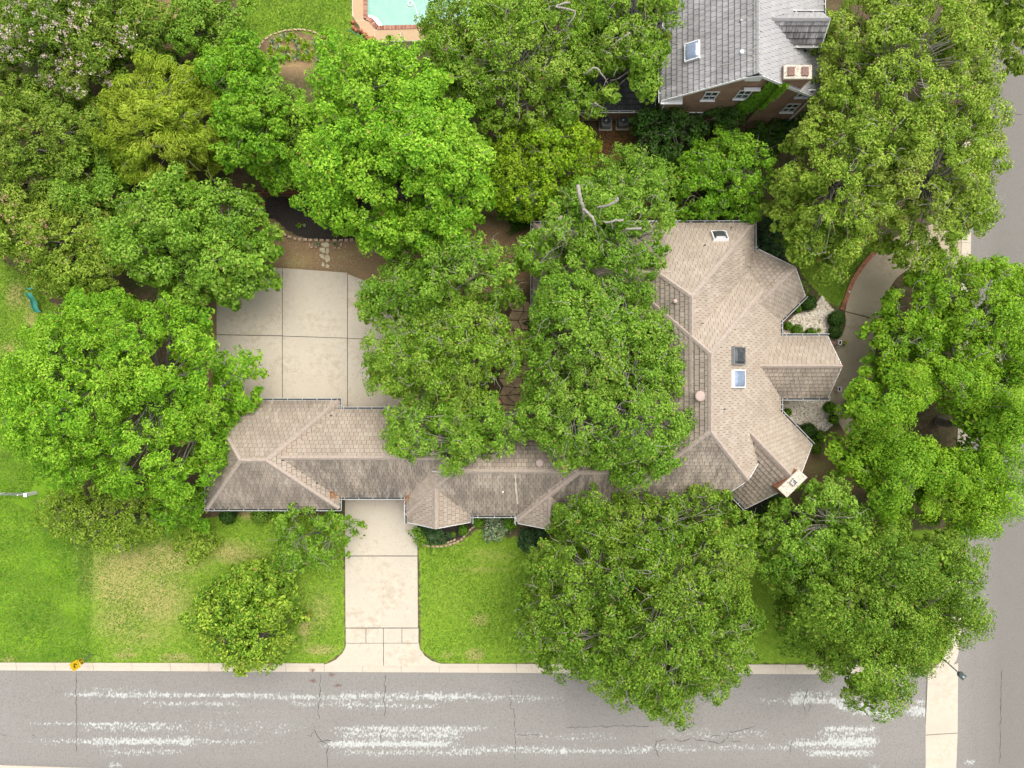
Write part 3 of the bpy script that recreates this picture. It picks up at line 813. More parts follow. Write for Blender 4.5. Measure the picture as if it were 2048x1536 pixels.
# stepping stones, bed edging and patio stones: one object for each
fp = thing('flagstone_path', W(650, 510), None, None); tag(fp, kind='structure')
for poly in ([(643, 486), (655, 484.5), (660, 490), (657, 495), (650, 495), (643, 491)], [(640, 496), (650, 495.5), (651, 505), (646, 507), (639, 500)],
             [(653, 496), (658, 497), (659, 505), (653, 509), (651.5, 503)], [(640, 508), (648, 509), (650, 519), (643, 516), (639, 512)],
             [(650, 511), (656, 509), (661, 515), (660, 522), (653, 525), (650, 518)], [(645, 523), (650, 528), (648, 534), (643, 531)], [(653, 528), (660, 531), (657, 537), (651, 535)]):
    slab(poly, fp, 'stone', 0.05, 'flagstone')
ed = thing('bed_edging', W(600, 475), 'curved row of tan edging blocks around the dark mulch bed', 'edging')
def blocks(line_px, w, dep, hgt, parent, mat, jit=0.1, seed=1):
    rnd = random.Random(seed)
    L = [Vector(W(p[0], p[1])) for p in smooth_line(line_px, 12)]
    dist = 0.0
    for i in range(len(L) - 1):
        dist += (L[i + 1] - L[i]).length
        if dist >= w:
            dist = 0.0
            d = L[i + 1] - L[i]
            rz = math.atan2(d.y, d.x) + rnd.uniform(-jit, jit)
            mb = MB()
            lx, ly = w * rnd.uniform(0.8, 0.95) / 2, dep * rnd.uniform(0.85, 1.1) / 2
            pl = []
            for sx, sy in ((-1, -1), (1, -1), (1, 1), (-1, 1)):
                px, py = sx * lx * rnd.uniform(0.88, 1), sy * ly * rnd.uniform(0.88, 1)
                pl.append((L[i].x + px * math.cos(rz) - py * math.sin(rz), L[i].y + px * math.sin(rz) + py * math.cos(rz)))
            mb.prism(pl, -0.1, hgt * rnd.uniform(0.8, 1.15), inset=0.025)
            mb.build('edging_block', M[mat], parent)
blocks([(547, 440), (553, 454), (564, 466), (580, 474), (600, 479), (640, 481), (690, 481), (720, 478)], 0.36, 0.22, 0.16, ed, 'edging')
e2 = thing('square_planter_edging', W(665, 489), 'small square outlines of pale stones flanking the flagstone path', 'edging')
blocks([(620, 482), (621, 494), (634, 495)], 0.3, 0.16, 0.12, e2, 'edging', 0.2, 4)
blocks([(683, 482), (681, 495), (668, 496)], 0.3, 0.16, 0.12, e2, 'edging', 0.2, 5)
e3 = thing('front_bed_edging', W(890, 1085), 'curved stone edging between the front bed and bright lawn', 'edging')
blocks([(842, 1088), (860, 1092), (885, 1092), (905, 1087), (922, 1079), (932, 1068), (945, 1055), (965, 1048)], 0.3, 0.16, 0.10, e3, 'edging', 0.15, 6)
blocks([(884, 1087), (900, 1083), (915, 1076)], 0.25, 0.15, 0.14, e3, 'edging', 0.3, 7)
e4 = thing('rock_ring', W(523, 470), 'ring of pale rocks half hidden under the green tree', 'edging')
blocks([(503, 452), (516, 450), (528, 457), (535, 470), (533, 484), (524, 492)], 0.32, 0.24, 0.18, e4, 'cement', 0.5, 8)
e5 = thing('round_bed_edging', W(585, 100), 'low ring of orange stones round the iris bed', 'edging')
blocks([(516, 100), (530, 80), (555, 66), (585, 60), (620, 62), (645, 75), (655, 95)], 0.34, 0.14, 0.09, e5, 'edging', 0.3, 9)
e6 = thing('gravel_edging', W(1660, 605), 'thin curved edging between white gravel and lawn', 'edging')
blocks([(1645, 590), (1652, 603), (1663, 616), (1672, 624)], 0.3, 0.08, 0.06, e6, 'edging', 0.05, 10)

pt = thing('stone_patio', W(1060, 720), None, None); tag(pt, kind='structure')
reg = np.array(W2([(975, 830), (1000, 740), (1005, 650), (1035, 595), (1068, 590), (1072, 640), (1110, 650), (1175, 690), (1175, 830)]))
rnd = random.Random(11)
gx, gy = np.arange(reg[:, 0].min(), reg[:, 0].max(), 0.82), np.arange(reg[:, 1].min(), reg[:, 1].max(), 0.72)
jitp = {(i, j): (x_ + rnd.uniform(-.25, .25) + (0.4 if j % 2 else 0), y_ + rnd.uniform(-.2, .2)) for i, x_ in enumerate(gx) for j, y_ in enumerate(gy)}
for i in range(len(gx) - 1):
    for j in range(len(gy) - 1):
        q = [jitp[(i, j)], jitp[(i + 1, j)], jitp[(i + 1, j + 1)], jitp[(i, j + 1)]]
        c = np.mean(q, 0)
        if sdist([c], reg)[0] > 0.1:
            q = [tuple(c + (np.array(v) - c) * 0.93) for v in q]
            mb = MB(); mb.prism(q, -0.1, 0.03 + rnd.uniform(0, .02), inset=0.015)
            mb.build('patio_stone', M['patio'], pt)

# ------------------------------------------------------------------ roof engine: a wing is a convex footprint with roof planes
class Wing:
    def __init__(s, fp, planes, stains=None, name=''):
        s.fp = ccw([tuple(p) for p in fp]); s.pl = planes; s.stain = stains or [0.15] * len(planes); s.name = name
    def hp(s, i, x, y):
        p = s.pl[i]
        return p[5] + p[4] * ((x - p[0]) * p[2] + (y - p[1]) * p[3])
    def hmin(s, x, y):
        return min(s.hp(i, x, y) for i in range(len(s.pl)))
    def inside(s, x, y, tol=0.0):
        n = len(s.fp)
        for i in range(n):
            a, b = s.fp[i], s.fp[(i + 1) % n]
            if (b[0] - a[0]) * (y - a[1]) - (b[1] - a[1]) * (x - a[0]) < -tol: return False
        return True
    def h(s, x, y):
        return s.hmin(x, y) if s.inside(x, y) else -9.0
    def face(s, i):
        poly = list(s.fp)
        p = s.pl[i]
        for j, q in enumerate(s.pl):
            if j == i or len(poly) < 3: continue
            a = p[4] * p[2] - q[4] * q[2]; b = p[4] * p[3] - q[4] * q[3]
            c0 = (p[5] - p[4] * (p[0] * p[2] + p[1] * p[3])) - (q[5] - q[4] * (q[0] * q[2] + q[1] * q[3]))
            poly = clip_half(poly, a, b, -c0)
        return poly if len(poly) >= 3 and area2(poly) > 0.05 else None
    def hit(s, i, px, py):
        """where the ray through a photo pixel meets roof plane i"""
        z = 5.0
        for _ in range(30):
            x, y, _z = W(px, py, z); z = s.hp(i, x, y)
        return Vector((x, y, z))

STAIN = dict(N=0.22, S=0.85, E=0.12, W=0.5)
def rect_wing(x0, x1, y0, y1, sides, z0=3.0, slope=1.0, cuts=(), stain=None, name=''):
    fp = [(x0, y0), (x1, y0), (x1, y1), (x0, y1)]
    for c in cuts: fp = clip_half(fp, *c)
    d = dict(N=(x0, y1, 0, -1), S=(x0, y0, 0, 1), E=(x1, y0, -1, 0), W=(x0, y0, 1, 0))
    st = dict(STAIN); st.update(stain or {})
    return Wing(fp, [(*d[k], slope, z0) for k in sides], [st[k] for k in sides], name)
def gable_dir(c1, c2, L, z0=3.0, slope=1.0, st=(0.12, 0.5)):
    """gable whose outer end runs from c1 to c2 and that reaches L inward (left of c1->c2)"""
    c1, c2 = Vector(c1), Vector(c2)
    t = (c2 - c1).normalized(); d = Vector((-t.y, t.x))
    fp = [tuple(c1), tuple(c2), tuple(c2 + d * L), tuple(c1 + d * L)]
    return Wing(fp, [(c1.x, c1.y, t.x, t.y, slope, z0), (c2.x, c2.y, -t.x, -t.y, slope, z0)], st)

def higher(wings, me_, x, y, z, tol):
    for w in wings:
        if w is me_: continue
        if w.h(x, y) > z + tol: return True
    return False

def runs(wings, w, a, b, zf, tol, step=0.12):
    """parts of the segment a-b that no other wing covers"""
    L = math.hypot(b[0] - a[0], b[1] - a[1]); n = max(2, int(L / step))
    out, cur = [], None
    for k in range(n + 1):
        t = k / n; x, y = a[0] + (b[0] - a[0]) * t, a[1] + (b[1] - a[1]) * t
        ok = not higher(wings, w, x, y, zf(x, y), tol)
        if ok and cur is None: cur = t
        if (not ok or k == n) and cur is not None:
            if (t - cur) * L > 0.25: out.append((cur, t))
            cur = None
    P = lambda t: (a[0] + (b[0] - a[0]) * t, a[1] + (b[1] - a[1]) * t)
    return [(P(t0), P(t1)) for t0, t1 in out]

def add_tile(mb, poly_us, p, s0, e, val, rnd, rise=0.09):
    """poly_us: clipped tile in (u, s) of plane p; s grows up the slope in plan"""
    n0 = len(mb.v)
    k = len(poly_us)
    lift = rnd.uniform(0.0, 0.014)
    tx, ty = -p[3], p[2]
    top, bot = [], []
    for u, s in poly_us:
        x = p[0] + tx * u + p[2] * s; y = p[1] + ty * u + p[3] * s
        z = p[5] + p[4] * s
        q = (s - s0) / e
        o = 0.022 + rise * (1 - q) + lift
        top.append((x, y, z + o)); bot.append((x, y, z + o - 0.075))
    a = (top[1][0] - top[0][0]) * (top[2][1] - top[0][1]) - (top[1][1] - top[0][1]) * (top[2][0] - top[0][0])
    if a < 0: top.reverse(); bot.reverse()
    mb.v += top + bot
    mb.f.append(tuple(range(n0, n0 + k))); mb.at.append(val)
    for i in range(k):
        j = (i + 1) % k
        mb.f.append((n0 + j, n0 + i, n0 + k + i, n0 + k + j)); mb.at.append(val)

def roof_tiles(wings, roof, mat, tw, ex, pick, seed, nmax=300, tname='roof_tile', rest='roof_tile_field'):
    rnd = random.Random(seed)
    mb = MB(); singles = []
    o0 = ORG[roof.name]
    for w in wings:
        for i, p in enumerate(w.pl):
            poly = w.face(i)
            if not poly: continue
            tx, ty = -p[3], p[2]
            us = [((x - p[0]) * tx + (y - p[1]) * ty, (x - p[0]) * p[2] + (y - p[1]) * p[3]) for x, y in poly]
            us = ccw(us)
            u0, u1 = min(q[0] for q in us), max(q[0] for q in us)
            s1 = max(q[1] for q in us)
            e = ex / math.sqrt(1 + p[4] ** 2)
            ns = max(1, int(s1 / e + 0.3))
            row = 0; s = -0.02
            while s < s1:
                u = math.floor(u0 / tw) * tw - (tw / 2 if row % 2 else 0) + rnd.uniform(-.03, .03)
                while u < u1:
                    g_ = 0.010
                    cell = [(u + g_, s), (u + tw - g_, s), (u + tw - g_, s + e * 0.985), (u + g_, s + e * 0.985)]
                    c = cell
                    for k in range(len(us)):
                        a, b = us[k], us[(k + 1) % len(us)]
                        nx, ny = (b[1] - a[1]), -(b[0] - a[0])
                        c = clip_half(c, nx, ny, nx * a[0] + ny * a[1])
                        if len(c) < 3: break
                    if len(c) >= 3 and area2(c) > 0.003:
                        uc = sum(q[0] for q in c) / len(c); sc = sum(q[1] for q in c) / len(c)
                        x = p[0] + tx * uc + p[2] * sc; y = p[1] + ty * uc + p[3] * sc; z = p[5] + p[4] * sc
                        if not higher(wings, w, x, y, z, 0.14):
                            full = area2(c) > 0.97 * area2(cell)
                            if full and pick(w, i, x, y, z):
                                singles.append((z, w, i, uc, s, e))
                            else:
                                edge = max(0.0, 1 - sc / 0.9) * 0.35
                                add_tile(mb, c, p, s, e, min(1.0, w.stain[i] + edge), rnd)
                    u += tw
                row += 1; s += e
    singles.sort(key=lambda q: -q[0])
    base = None
    for z, w, i, uc, s, e in singles[nmax:]:
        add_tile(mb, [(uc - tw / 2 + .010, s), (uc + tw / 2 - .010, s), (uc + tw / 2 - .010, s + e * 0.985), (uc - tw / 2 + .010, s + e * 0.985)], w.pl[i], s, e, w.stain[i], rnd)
    meshes = {}
    for z, w, i, uc, s, e in singles[:nmax]:
        p = w.pl[i]; key = (id(w), i)
        if key not in meshes:
            t_ = MB(); rr = random.Random(1)
            pp = (0, 0, p[2], p[3], p[4], 0)
            add_tile(t_, [(-tw / 2 + .010, 0), (tw / 2 - .010, 0), (tw / 2 - .010, e * 0.985), (-tw / 2 + .010, e * 0.985)], pp, 0, e, 0, rr)
            me = bpy.data.meshes.new(tname)
            me.from_pydata(t_.v, [], t_.f)
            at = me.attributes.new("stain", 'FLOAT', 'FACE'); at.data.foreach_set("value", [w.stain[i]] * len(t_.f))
            me.materials.append(mat); me.update(); meshes[key] = me
        o = bpy.data.objects.new(tname, meshes[key])
        x = p[0] - p[3] * uc + p[2] * s; y = p[1] + p[2] * uc + p[3] * s
        o.location = (x - o0.x, y - o0.y, p[5] + p[4] * s - o0.z + rnd.uniform(-.004, .006))
        o.rotation_euler = (rnd.uniform(-.008, .008), rnd.uniform(-.008, .008), rnd.uniform(-.006, .006))
        col.objects.link(o); o.parent = roof; ORG[o.name] = o0
    f = mb.build(rest, mat, roof, 'stain')
    tag(f, kind='stuff')

def ridge_caps(wings, roof, mat, wd=0.17, seglen=0.40):
    for w in wings:
        faces = [w.face(i) for i in range(len(w.pl))]
        for i in range(len(w.pl)):
            for j in range(i + 1, len(w.pl)):
                if not faces[i] or not faces[j]: continue
                pts = [q for q in faces[i] if abs(w.hp(i, *q) - w.hp(j, *q)) < 1e-4 and abs(w.hmin(*q) - w.hp(i, *q)) < 1e-3]
                if len(pts) < 2: continue
                a, b = max(((p, q) for p in pts for q in pts), key=lambda t: math.dist(t[0], t[1]))
                if math.dist(a, b) < 0.3: continue
                if w.hmin(*a) > w.hmin(*b): a, b = b, a
                for (p0, p1) in runs(wings, w, a, b, w.hmin, 0.08):
                    L = math.dist(p0, p1); n = max(1, round(L / seglen))
                    d = ((p1[0] - p0[0]) / L, (p1[1] - p0[1]) / L); s = (-d[1], d[0])
                    mb = MB()
                    for k in range(n):
                        t0, t1 = k / n, min(1.0, (k + 1.12) / n)
                        qs = []
                        for t, lift, ww in ((t0, 0.10, wd), (t1, 0.075, wd * 0.88)):
                            x, y = p0[0] + (p1[0] - p0[0]) * t, p0[1] + (p1[1] - p0[1]) * t
                            lift += 0.045
                            row = []
                            for off, up in ((-1, -.02), (-.6, .045), (0, .075), (.6, .045), (1, -.02)):
                                xx, yy = x + s[0] * ww * off, y + s[1] * ww * off
                                row.append((xx, yy, w.hmin(xx, yy) + lift + up * 0.6 + (0.06 if off == 0 else 0) * 0.2))
                            qs.append(row)
                        for m_ in range(4):
                            mb.face([qs[0][m_ + 1], qs[0][m_], qs[1][m_], qs[1][m_ + 1]])
                        mb.face([(x_, y_, z_ - 0.06) for x_, y_, z_ in qs[0]][::1] + qs[0][::-1])
                    mb.build('ridge_cap', mat, roof)

def gutters(wings, house, mat_g, mat_t, mat_f, down=()):
    for w in wings:
        n = len(w.fp)
        for k in range(n):
            a, b = w.fp[k], w.fp[(k + 1) % n]
            L = math.dist(a, b)
            if L < 0.4: continue
            d = ((b[0] - a[0]) / L, (b[1] - a[1]) / L); o = (d[1], -d[0])       # outward of a ccw footprint
            za, zb = w.hmin(*a), w.hmin(*b)
            eave = abs(za - w.pl[0][5]) < 0.02 and abs(zb - w.pl[0][5]) < 0.02 and any(abs(p[2] * o[0] + p[3] * o[1] + 1) < 1e-3 for p in w.pl)
            zf = lambda x, y: w.hmin(x, y)
            for p0, p1 in runs(wings, w, a, b, zf, 0.12, 0.06):
                LL = math.dist(p0, p1)
                cx, cy = (p0[0] + p1[0]) / 2, (p0[1] + p1[1]) / 2
                rz = math.atan2(d[1], d[0])
                if eave:
                    z = w.pl[0][5]
                    g_ = MB()
                    g_.box((cx + o[0] * 0.155, cy + o[1] * 0.155, z - 0.03), (LL + 0.3, 0.03, 0.13), rz)
                    g_.box((cx + o[0] * 0.015, cy + o[1] * 0.015, z - 0.06), (LL + 0.02, 0.02, 0.10), rz)
                    m_ = max(1, int(LL / 1.0))
                    for q in range(m_):
                        t = (q + 0.5) / m_
                        g_.box((p0[0] + (p1[0] - p0[0]) * t + o[0] * 0.085, p0[1] + (p1[1] - p0[1]) * t + o[1] * 0.085, z + 0.02), (0.035, 0.125, 0.015), rz)
                    go = g_.build('gutter', mat_g, house)
                    t_ = MB(); t_.box((cx + o[0] * 0.083, cy + o[1] * 0.083, z - 0.085), (LL + 0.27, 0.115, 0.02), rz)
                    t_.build('trough', mat_t, go)
                    f_ = MB(); f_.box((cx - o[0] * 0.02, cy - o[1] * 0.02, z - 0.13), (LL, 0.03, 0.2), rz)
                    f_.build('fascia', mat_f, house)
                else:
                    mb = MB(); m_ = 10
                    for q in range(m_):
                        q0 = (p0[0] + (p1[0] - p0[0]) * q / m_, p0[1] + (p1[1] - p0[1]) * q / m_)
                        q1 = (p0[0] + (p1[0] - p0[0]) * (q + 1) / m_, p0[1] + (p1[1] - p0[1]) * (q + 1) / m_)
                        z0_, z1_ = w.hmin(*q0) + 0.05, w.hmin(*q1) + 0.05
                        for off0, off1 in ((0.0, 0.05),):
                            A = [(q0[0] + o[0] * off0, q0[1] + o[1] * off0), (q1[0] + o[0] * off0, q1[1] + o[1] * off0), (q1[0] + o[0] * off1, q1[1] + o[1] * off1), (q0[0] + o[0] * off1, q0[1] + o[1] * off1)]
                            mb.face([(*A[3], z0_), (*A[2], z1_), (*A[1], z1_), (*A[0], z0_)])
                            mb.face([(*A[3], z0_ - .28), (*A[2], z1_ - .28), (*A[2], z1_), (*A[3], z0_)])
                            mb.face([(*A[0], z0_), (*A[1], z1_), (*A[1], z1_ - .28), (*A[0], z0_ - .28)])
                            mb.face([(*A[0], z0_ - .28), (*A[1], z1_ - .28), (*A[2], z1_ - .28), (*A[3], z0_ - .28)])
                    mb.build('rake_board', mat_f, house)

def roof_deck(wings, house, mat):
    mb = MB()
    for w in wings:
        for i in range(len(w.pl)):
            poly = w.face(i)
            if not poly: continue
            poly = ccw(poly)
            mb.face([(x, y, w.hp(i, x, y) - 0.01) for x, y in poly])
            mb.face([(x, y, w.hp(i, x, y) - 0.16) for x, y in poly][::-1])
    return mb.build('roof', mat, house)

def wall_of(w, house, mat, inset, zfoot=-0.1, skip=0.1):
    c = np.mean(w.fp, 0)
    n = len(w.fp)
    fp = []
    for k in range(n):                                    # offset every edge inward
        p0, p1, p2 = w.fp[k - 1], w.fp[k], w.fp[(k + 1) % n]
        def off(a, b):
            L = math.dist(a, b); d = ((b[0] - a[0]) / L, (b[1] - a[1]) / L); return d, (-d[1], d[0])
        d1, n1 = off(p0, p1); d2, n2 = off(p1, p2)
        k_ = 1 + n1[0] * n2[0] + n1[1] * n2[1]
        fp.append((p1[0] + inset * (n1[0] + n2[0]) / k_, p1[1] + inset * (n1[1] + n2[1]) / k_))
    mb = MB()
    for k in range(n):
        a, b = fp[k], fp[(k + 1) % n]
        m_ = 12
        for q in range(m_):
            x0, y0 = a[0] + (b[0] - a[0]) * q / m_, a[1] + (b[1] - a[1]) * q / m_
            x1, y1 = a[0] + (b[0] - a[0]) * (q + 1) / m_, a[1] + (b[1] - a[1]) * (q + 1) / m_
            mb.face([(x0, y0, zfoot), (x1, y1, zfoot), (x1, y1, w.hmin(x1, y1) - skip), (x0, y0, w.hmin(x0, y0) - skip)])
    return mb.build('wall', mat, house)

def window(house, c, width, height, facing, sill=True):
    """facing: unit outward direction in plan; c: centre on the wall face"""
    o = Vector((facing[0], facing[1], 0)); rz = math.atan2(facing[1], facing[0]) + math.pi / 2
    g_ = MB(); g_.box((c[0] + o.x * .02, c[1] + o.y * .02, c[2]), (width, 0.03, height), rz)
    wo = g_.build('window', M['glass'], house)
    f_ = MB()
    for dx, dz, sx, sz in ((0, height / 2, width + .14, .07), (0, -height / 2, width + .14, .07), (-width / 2, 0, .07, height), (width / 2, 0, .07, height), (0, 0, .04, height), (0, 0, width, .05)):
        t = Vector((math.cos(rz), math.sin(rz), 0)) * dx
        f_.box((c[0] + t.x + o.x * .05, c[1] + t.y + o.y * .05, c[2] + dz), (sx, 0.06, sz), rz)
    f_.build('frame', M['white'], wo)
    if sill:
        s_ = MB(); s_.box((c[0] + o.x * .09, c[1] + o.y * .09, c[2] - height / 2 - .06), (width + .2, 0.16, .05), rz)
        s_.build('sill', M['white'], wo)

def skylight(house, w, i, px, py, su, sv, dome, label, frame='white'):
    c = w.hit(i, px, py); p = w.pl[i]
    ny = Vector((p[2], p[3], p[4])).normalized()          # up the slope
    nx = Vector((-p[3], p[2], 0)).normalized()
    nz = nx.cross(ny).normalized()
    if nz.z < 0: nz = -nz; nx = -nx
    m_ = Matrix((nx, ny, nz)).transposed()
    f_ = MB()
    for dx, dy, sx, sy in ((0, sv / 2, su + .08, .06), (0, -sv / 2, su + .08, .06), (su / 2, 0, .06, sv), (-su / 2, 0, .06, sv)):
        q = c + m_ @ Vector((dx, dy, .13)); f_.box(q, (sx, sy, .26), tilt=m_)
    sk = f_.build('skylight', M[frame], house)
    d_ = MB()
    rows = 7
    grid = [[c + m_ @ Vector(((a / rows - .5) * su * .95, (b / rows - .5) * sv * .95, .22 + .16 * (1 - (2 * a / rows - 1) ** 4) * (1 - (2 * b / rows - 1) ** 4) ** 0.5)) for b in range(rows + 1)] for a in range(rows + 1)]
    for a in range(rows):
        for b in range(rows):
            d_.face([grid[a][b], grid[a + 1][b], grid[a + 1][b + 1], grid[a][b + 1]])
    d_.build('dome', dome, sk, smooth=True)
    b_ = MB(); b_.box(c + m_ @ Vector((0, 0, .10)), (su, sv, .03), tilt=m_); b_.build('backing', M['dark'], sk)
    sk["label"] = label

def pipe_vent(house, pos, r, h, cap, mat='dark', capmat='dark', name='vent_pipe'):
    mb = MB(); mb.tube([pos - Vector((0, 0, .2)), pos + Vector((0, 0, h))], r, 10)
    v = mb.build(name, M[mat], house, smooth=False)
    if cap:
        c = MB(); c.lathe(pos + Vector((0, 0, h)), [(cap, -0.06), (cap * 1.02, 0.0), (cap * 0.85, 0.03), (cap * 0.5, 0.05), (cap * .1, 0.06)], 20)
        c.build('vent_cap', M[capmat], v, smooth=True)

# ------------------------------------------------------------------ the brick house with the tile roof
house = thing('house', (6, -3, 0), 'rambling one-storey brick house with hipped tan concrete tile roof', 'house')
NE = 0.96
nl = math.hypot(0.12, 0.96)
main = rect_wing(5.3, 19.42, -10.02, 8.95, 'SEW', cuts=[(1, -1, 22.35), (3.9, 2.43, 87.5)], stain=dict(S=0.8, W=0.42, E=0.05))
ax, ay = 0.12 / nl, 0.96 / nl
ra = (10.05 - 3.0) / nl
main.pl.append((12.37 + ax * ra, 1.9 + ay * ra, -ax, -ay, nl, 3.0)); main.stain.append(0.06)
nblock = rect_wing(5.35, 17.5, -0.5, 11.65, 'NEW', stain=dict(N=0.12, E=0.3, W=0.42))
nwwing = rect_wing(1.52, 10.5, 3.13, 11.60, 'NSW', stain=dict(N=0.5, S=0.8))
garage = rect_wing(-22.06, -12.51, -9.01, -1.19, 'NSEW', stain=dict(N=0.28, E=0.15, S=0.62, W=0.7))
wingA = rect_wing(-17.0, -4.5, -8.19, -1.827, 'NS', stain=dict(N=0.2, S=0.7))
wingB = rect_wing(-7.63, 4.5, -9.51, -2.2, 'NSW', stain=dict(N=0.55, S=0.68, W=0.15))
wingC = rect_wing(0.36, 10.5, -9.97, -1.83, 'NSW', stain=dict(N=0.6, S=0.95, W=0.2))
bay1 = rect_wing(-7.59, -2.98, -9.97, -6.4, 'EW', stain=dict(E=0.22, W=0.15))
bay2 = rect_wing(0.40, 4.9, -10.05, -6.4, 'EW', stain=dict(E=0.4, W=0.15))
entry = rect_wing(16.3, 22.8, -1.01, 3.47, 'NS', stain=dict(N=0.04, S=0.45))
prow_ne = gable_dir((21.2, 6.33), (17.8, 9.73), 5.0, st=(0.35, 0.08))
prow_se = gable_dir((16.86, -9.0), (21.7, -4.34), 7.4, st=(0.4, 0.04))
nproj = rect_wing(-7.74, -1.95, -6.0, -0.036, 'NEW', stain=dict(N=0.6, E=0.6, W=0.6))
HW = [main, nblock, nwwing, garage, wingA, wingB, wingC, bay1, bay2, entry, prow_ne, prow_se, nproj]
roof = roof_deck(HW, house, M['deck'])
def pick_house(w, i, x, y, z):
    if w is not main or w.pl[i][2] != -1: return False
    px, py = x * F / (H - z) + 1024, 768 - y * F / (H - z)
    return 1428 < px < 1556 and 640 < py < 880
roof_tiles(HW, roof, M['tile'], 0.33, 0.37, pick_house, 5)
ridge_caps(HW, roof, M['cap'])
gutters(HW, house, M['gutter'], M['gutter_in'], M['white'])
for w in HW: wall_of(w, house, M['brick'], 0.5)
skylight(house, nblock, 0, 1438.5, 475.5, 1.0, 1.0, M['dome'], 'square skylight with dark dome and white frame')
skylight(house, main, 1, 1473, 711.5, 1.12, 1.5, M['dome'], 'dark domed skylight', 'acgrey')
skylight(house, main, 1, 1473, 757.5, 1.12, 1.5, M['dome_blue'], 'blue reflecting skylight')
pipe_vent(house, main.hit(2, 1398, 792), 0.16, 0.35, 0.33, 'copper', 'copper', 'roof_ventilator')
pipe_vent(house, main.hit(2, 1349, 603), 0.08, 0.25, 0.14, 'copper', 'copper', 'roof_ventilator')
pipe_vent(house, main.hit(2, 1303, 602), 0.08, 0.25, 0.13, 'copper', 'copper', 'roof_ventilator')
pipe_vent(house, wingB.hit(0, 1079, 925), 0.14, 0.30, 0.27, 'copper', 'copper', 'roof_ventilator')
pipe_vent(house, nblock.hit(0, 1408, 491), 0.05, 0.30, 0)
pipe_vent(house, nblock.hit(0, 1461.5, 456), 0.05, 0.25, 0)
pipe_vent(house, main.hit(1, 1448, 818), 0.05, 0.25, 0)
pipe_vent(house, wingB.hit(1, 1006, 983), 0.06, 0.2, 0, 'white')
def strip(w, i, pts, width, name, mat):
    mb = MB(); Q = [w.hit(i, *p) for p in pts]
    rr = random.Random(2)
    for k in range(len(Q) - 1):
        w0, w1 = width * rr.uniform(.6, 1.1), width * rr.uniform(.6, 1.1)
        a, b = Q[k], Q[k + 1]
        mb.face([(a.x - w0 / 2, a.y, a.z + .15), (b.x - w1 / 2, b.y, b.z + .15), (b.x + w1 / 2, b.y, b.z + .15), (a.x + w0 / 2, a.y, a.z + .15)])
    mb.build(name, mat, house)
strip(wingB, 1, [(1030, 947), (1031, 955), (1031, 965), (1032, 980), (1034, 992), (1035, 1008)], 0.16, 'repair_strip', M['cement'])
# dead leaves caught in the valleys
def leaf_heap(parent, spots, seed, name='leaf_litter'):
    rr = random.Random(seed); mb = MB()
    for c, rad, n in spots:
        for _ in range(n):
            q = c + Vector((rr.gauss(0, rad), rr.gauss(0, rad), rr.uniform(0.08, 0.16)))
            a_ = rr.uniform(0, 6.28); l = rr.uniform(.05, .11)
            d = Vector((math.cos(a_), math.sin(a_), rr.uniform(-.4, .4))) * l; s = Vector((-d.y, d.x, rr.uniform(-.03, .03))) * .45
            mb.face([q - d, q + s, q + d, q - s])
    o = mb.build(name, M['litter'], parent); tag(o, kind='stuff')
leaf_heap(house, [(prow_ne.hit(1, 1500 - k * 1.3, 516 + k * 4.5), 0.13, 34) for k in range(5)] +
          [(garage.hit(2, 660 + k * 4, 985 + k * 3), 0.16, 14) for k in range(4)] + [(bay1.hit(1, 815 + k * 3, 1000 - k * 4), 0.12, 12) for k in range(3)], 4)

# chimney on the south-east wing
cA, cB, cC, cD = (W(*p, 6.6) for p in ((1597, 940), (1614, 955.5), (1574.5, 994), (1557, 977)))
ch = MB(); ch.prism([cA[:2], cB[:2], cC[:2], cD[:2]], 0, 6.5)
cho = ch.build('chimney', M['brick_o'], house)
cc = np.mean([cA[:2], cB[:2], cC[:2], cD[:2]], 0)
pc2 = [tuple(cc + (np.array(p[:2]) - cc) * 1.05) for p in (cA, cB, cC, cD)]
cap_ = MB(); cap_.prism(pc2, 6.48, 6.6, inset=0.03); cap_.build('chimney_cap', M['cement'], cho)
fl = MB(); x, y = W(1588, 965, 6.75)[:2]
rzc = math.atan2(cB[1] - cA[1], cB[0] - cA[0])
for dx, dy, sx, sy in ((0, .17, .40, .05), (0, -.17, .40, .05), (.17, 0, .05, .34), (-.17, 0, .05, .34)):
    fl.box((x + dx * math.cos(rzc) - dy * math.sin(rzc), y + dx * math.sin(rzc) + dy * math.cos(rzc)+0, 6.68), (sx, sy, .2), rzc)
fl.build('flue', M['steel'], cho)
rk = MB(); rr = random.Random(3)
for _ in range(34):
    t, s = rr.random(), rr.random()
    q = np.array(pc2[0]) * (1 - t) * (1 - s) + np.array(pc2[1]) * t * (1 - s) + np.array(pc2[2]) * t * s + np.array(pc2[3]) * (1 - t) * s
    q = cc + (q - cc) * .88
    rk.box((q[0], q[1], 6.605), (rr.uniform(.03, .07), rr.uniform(.02, .05), .012), rr.uniform(0, 3))
tag(rk.build('cap_debris', M['flue'], cho), kind='stuff')
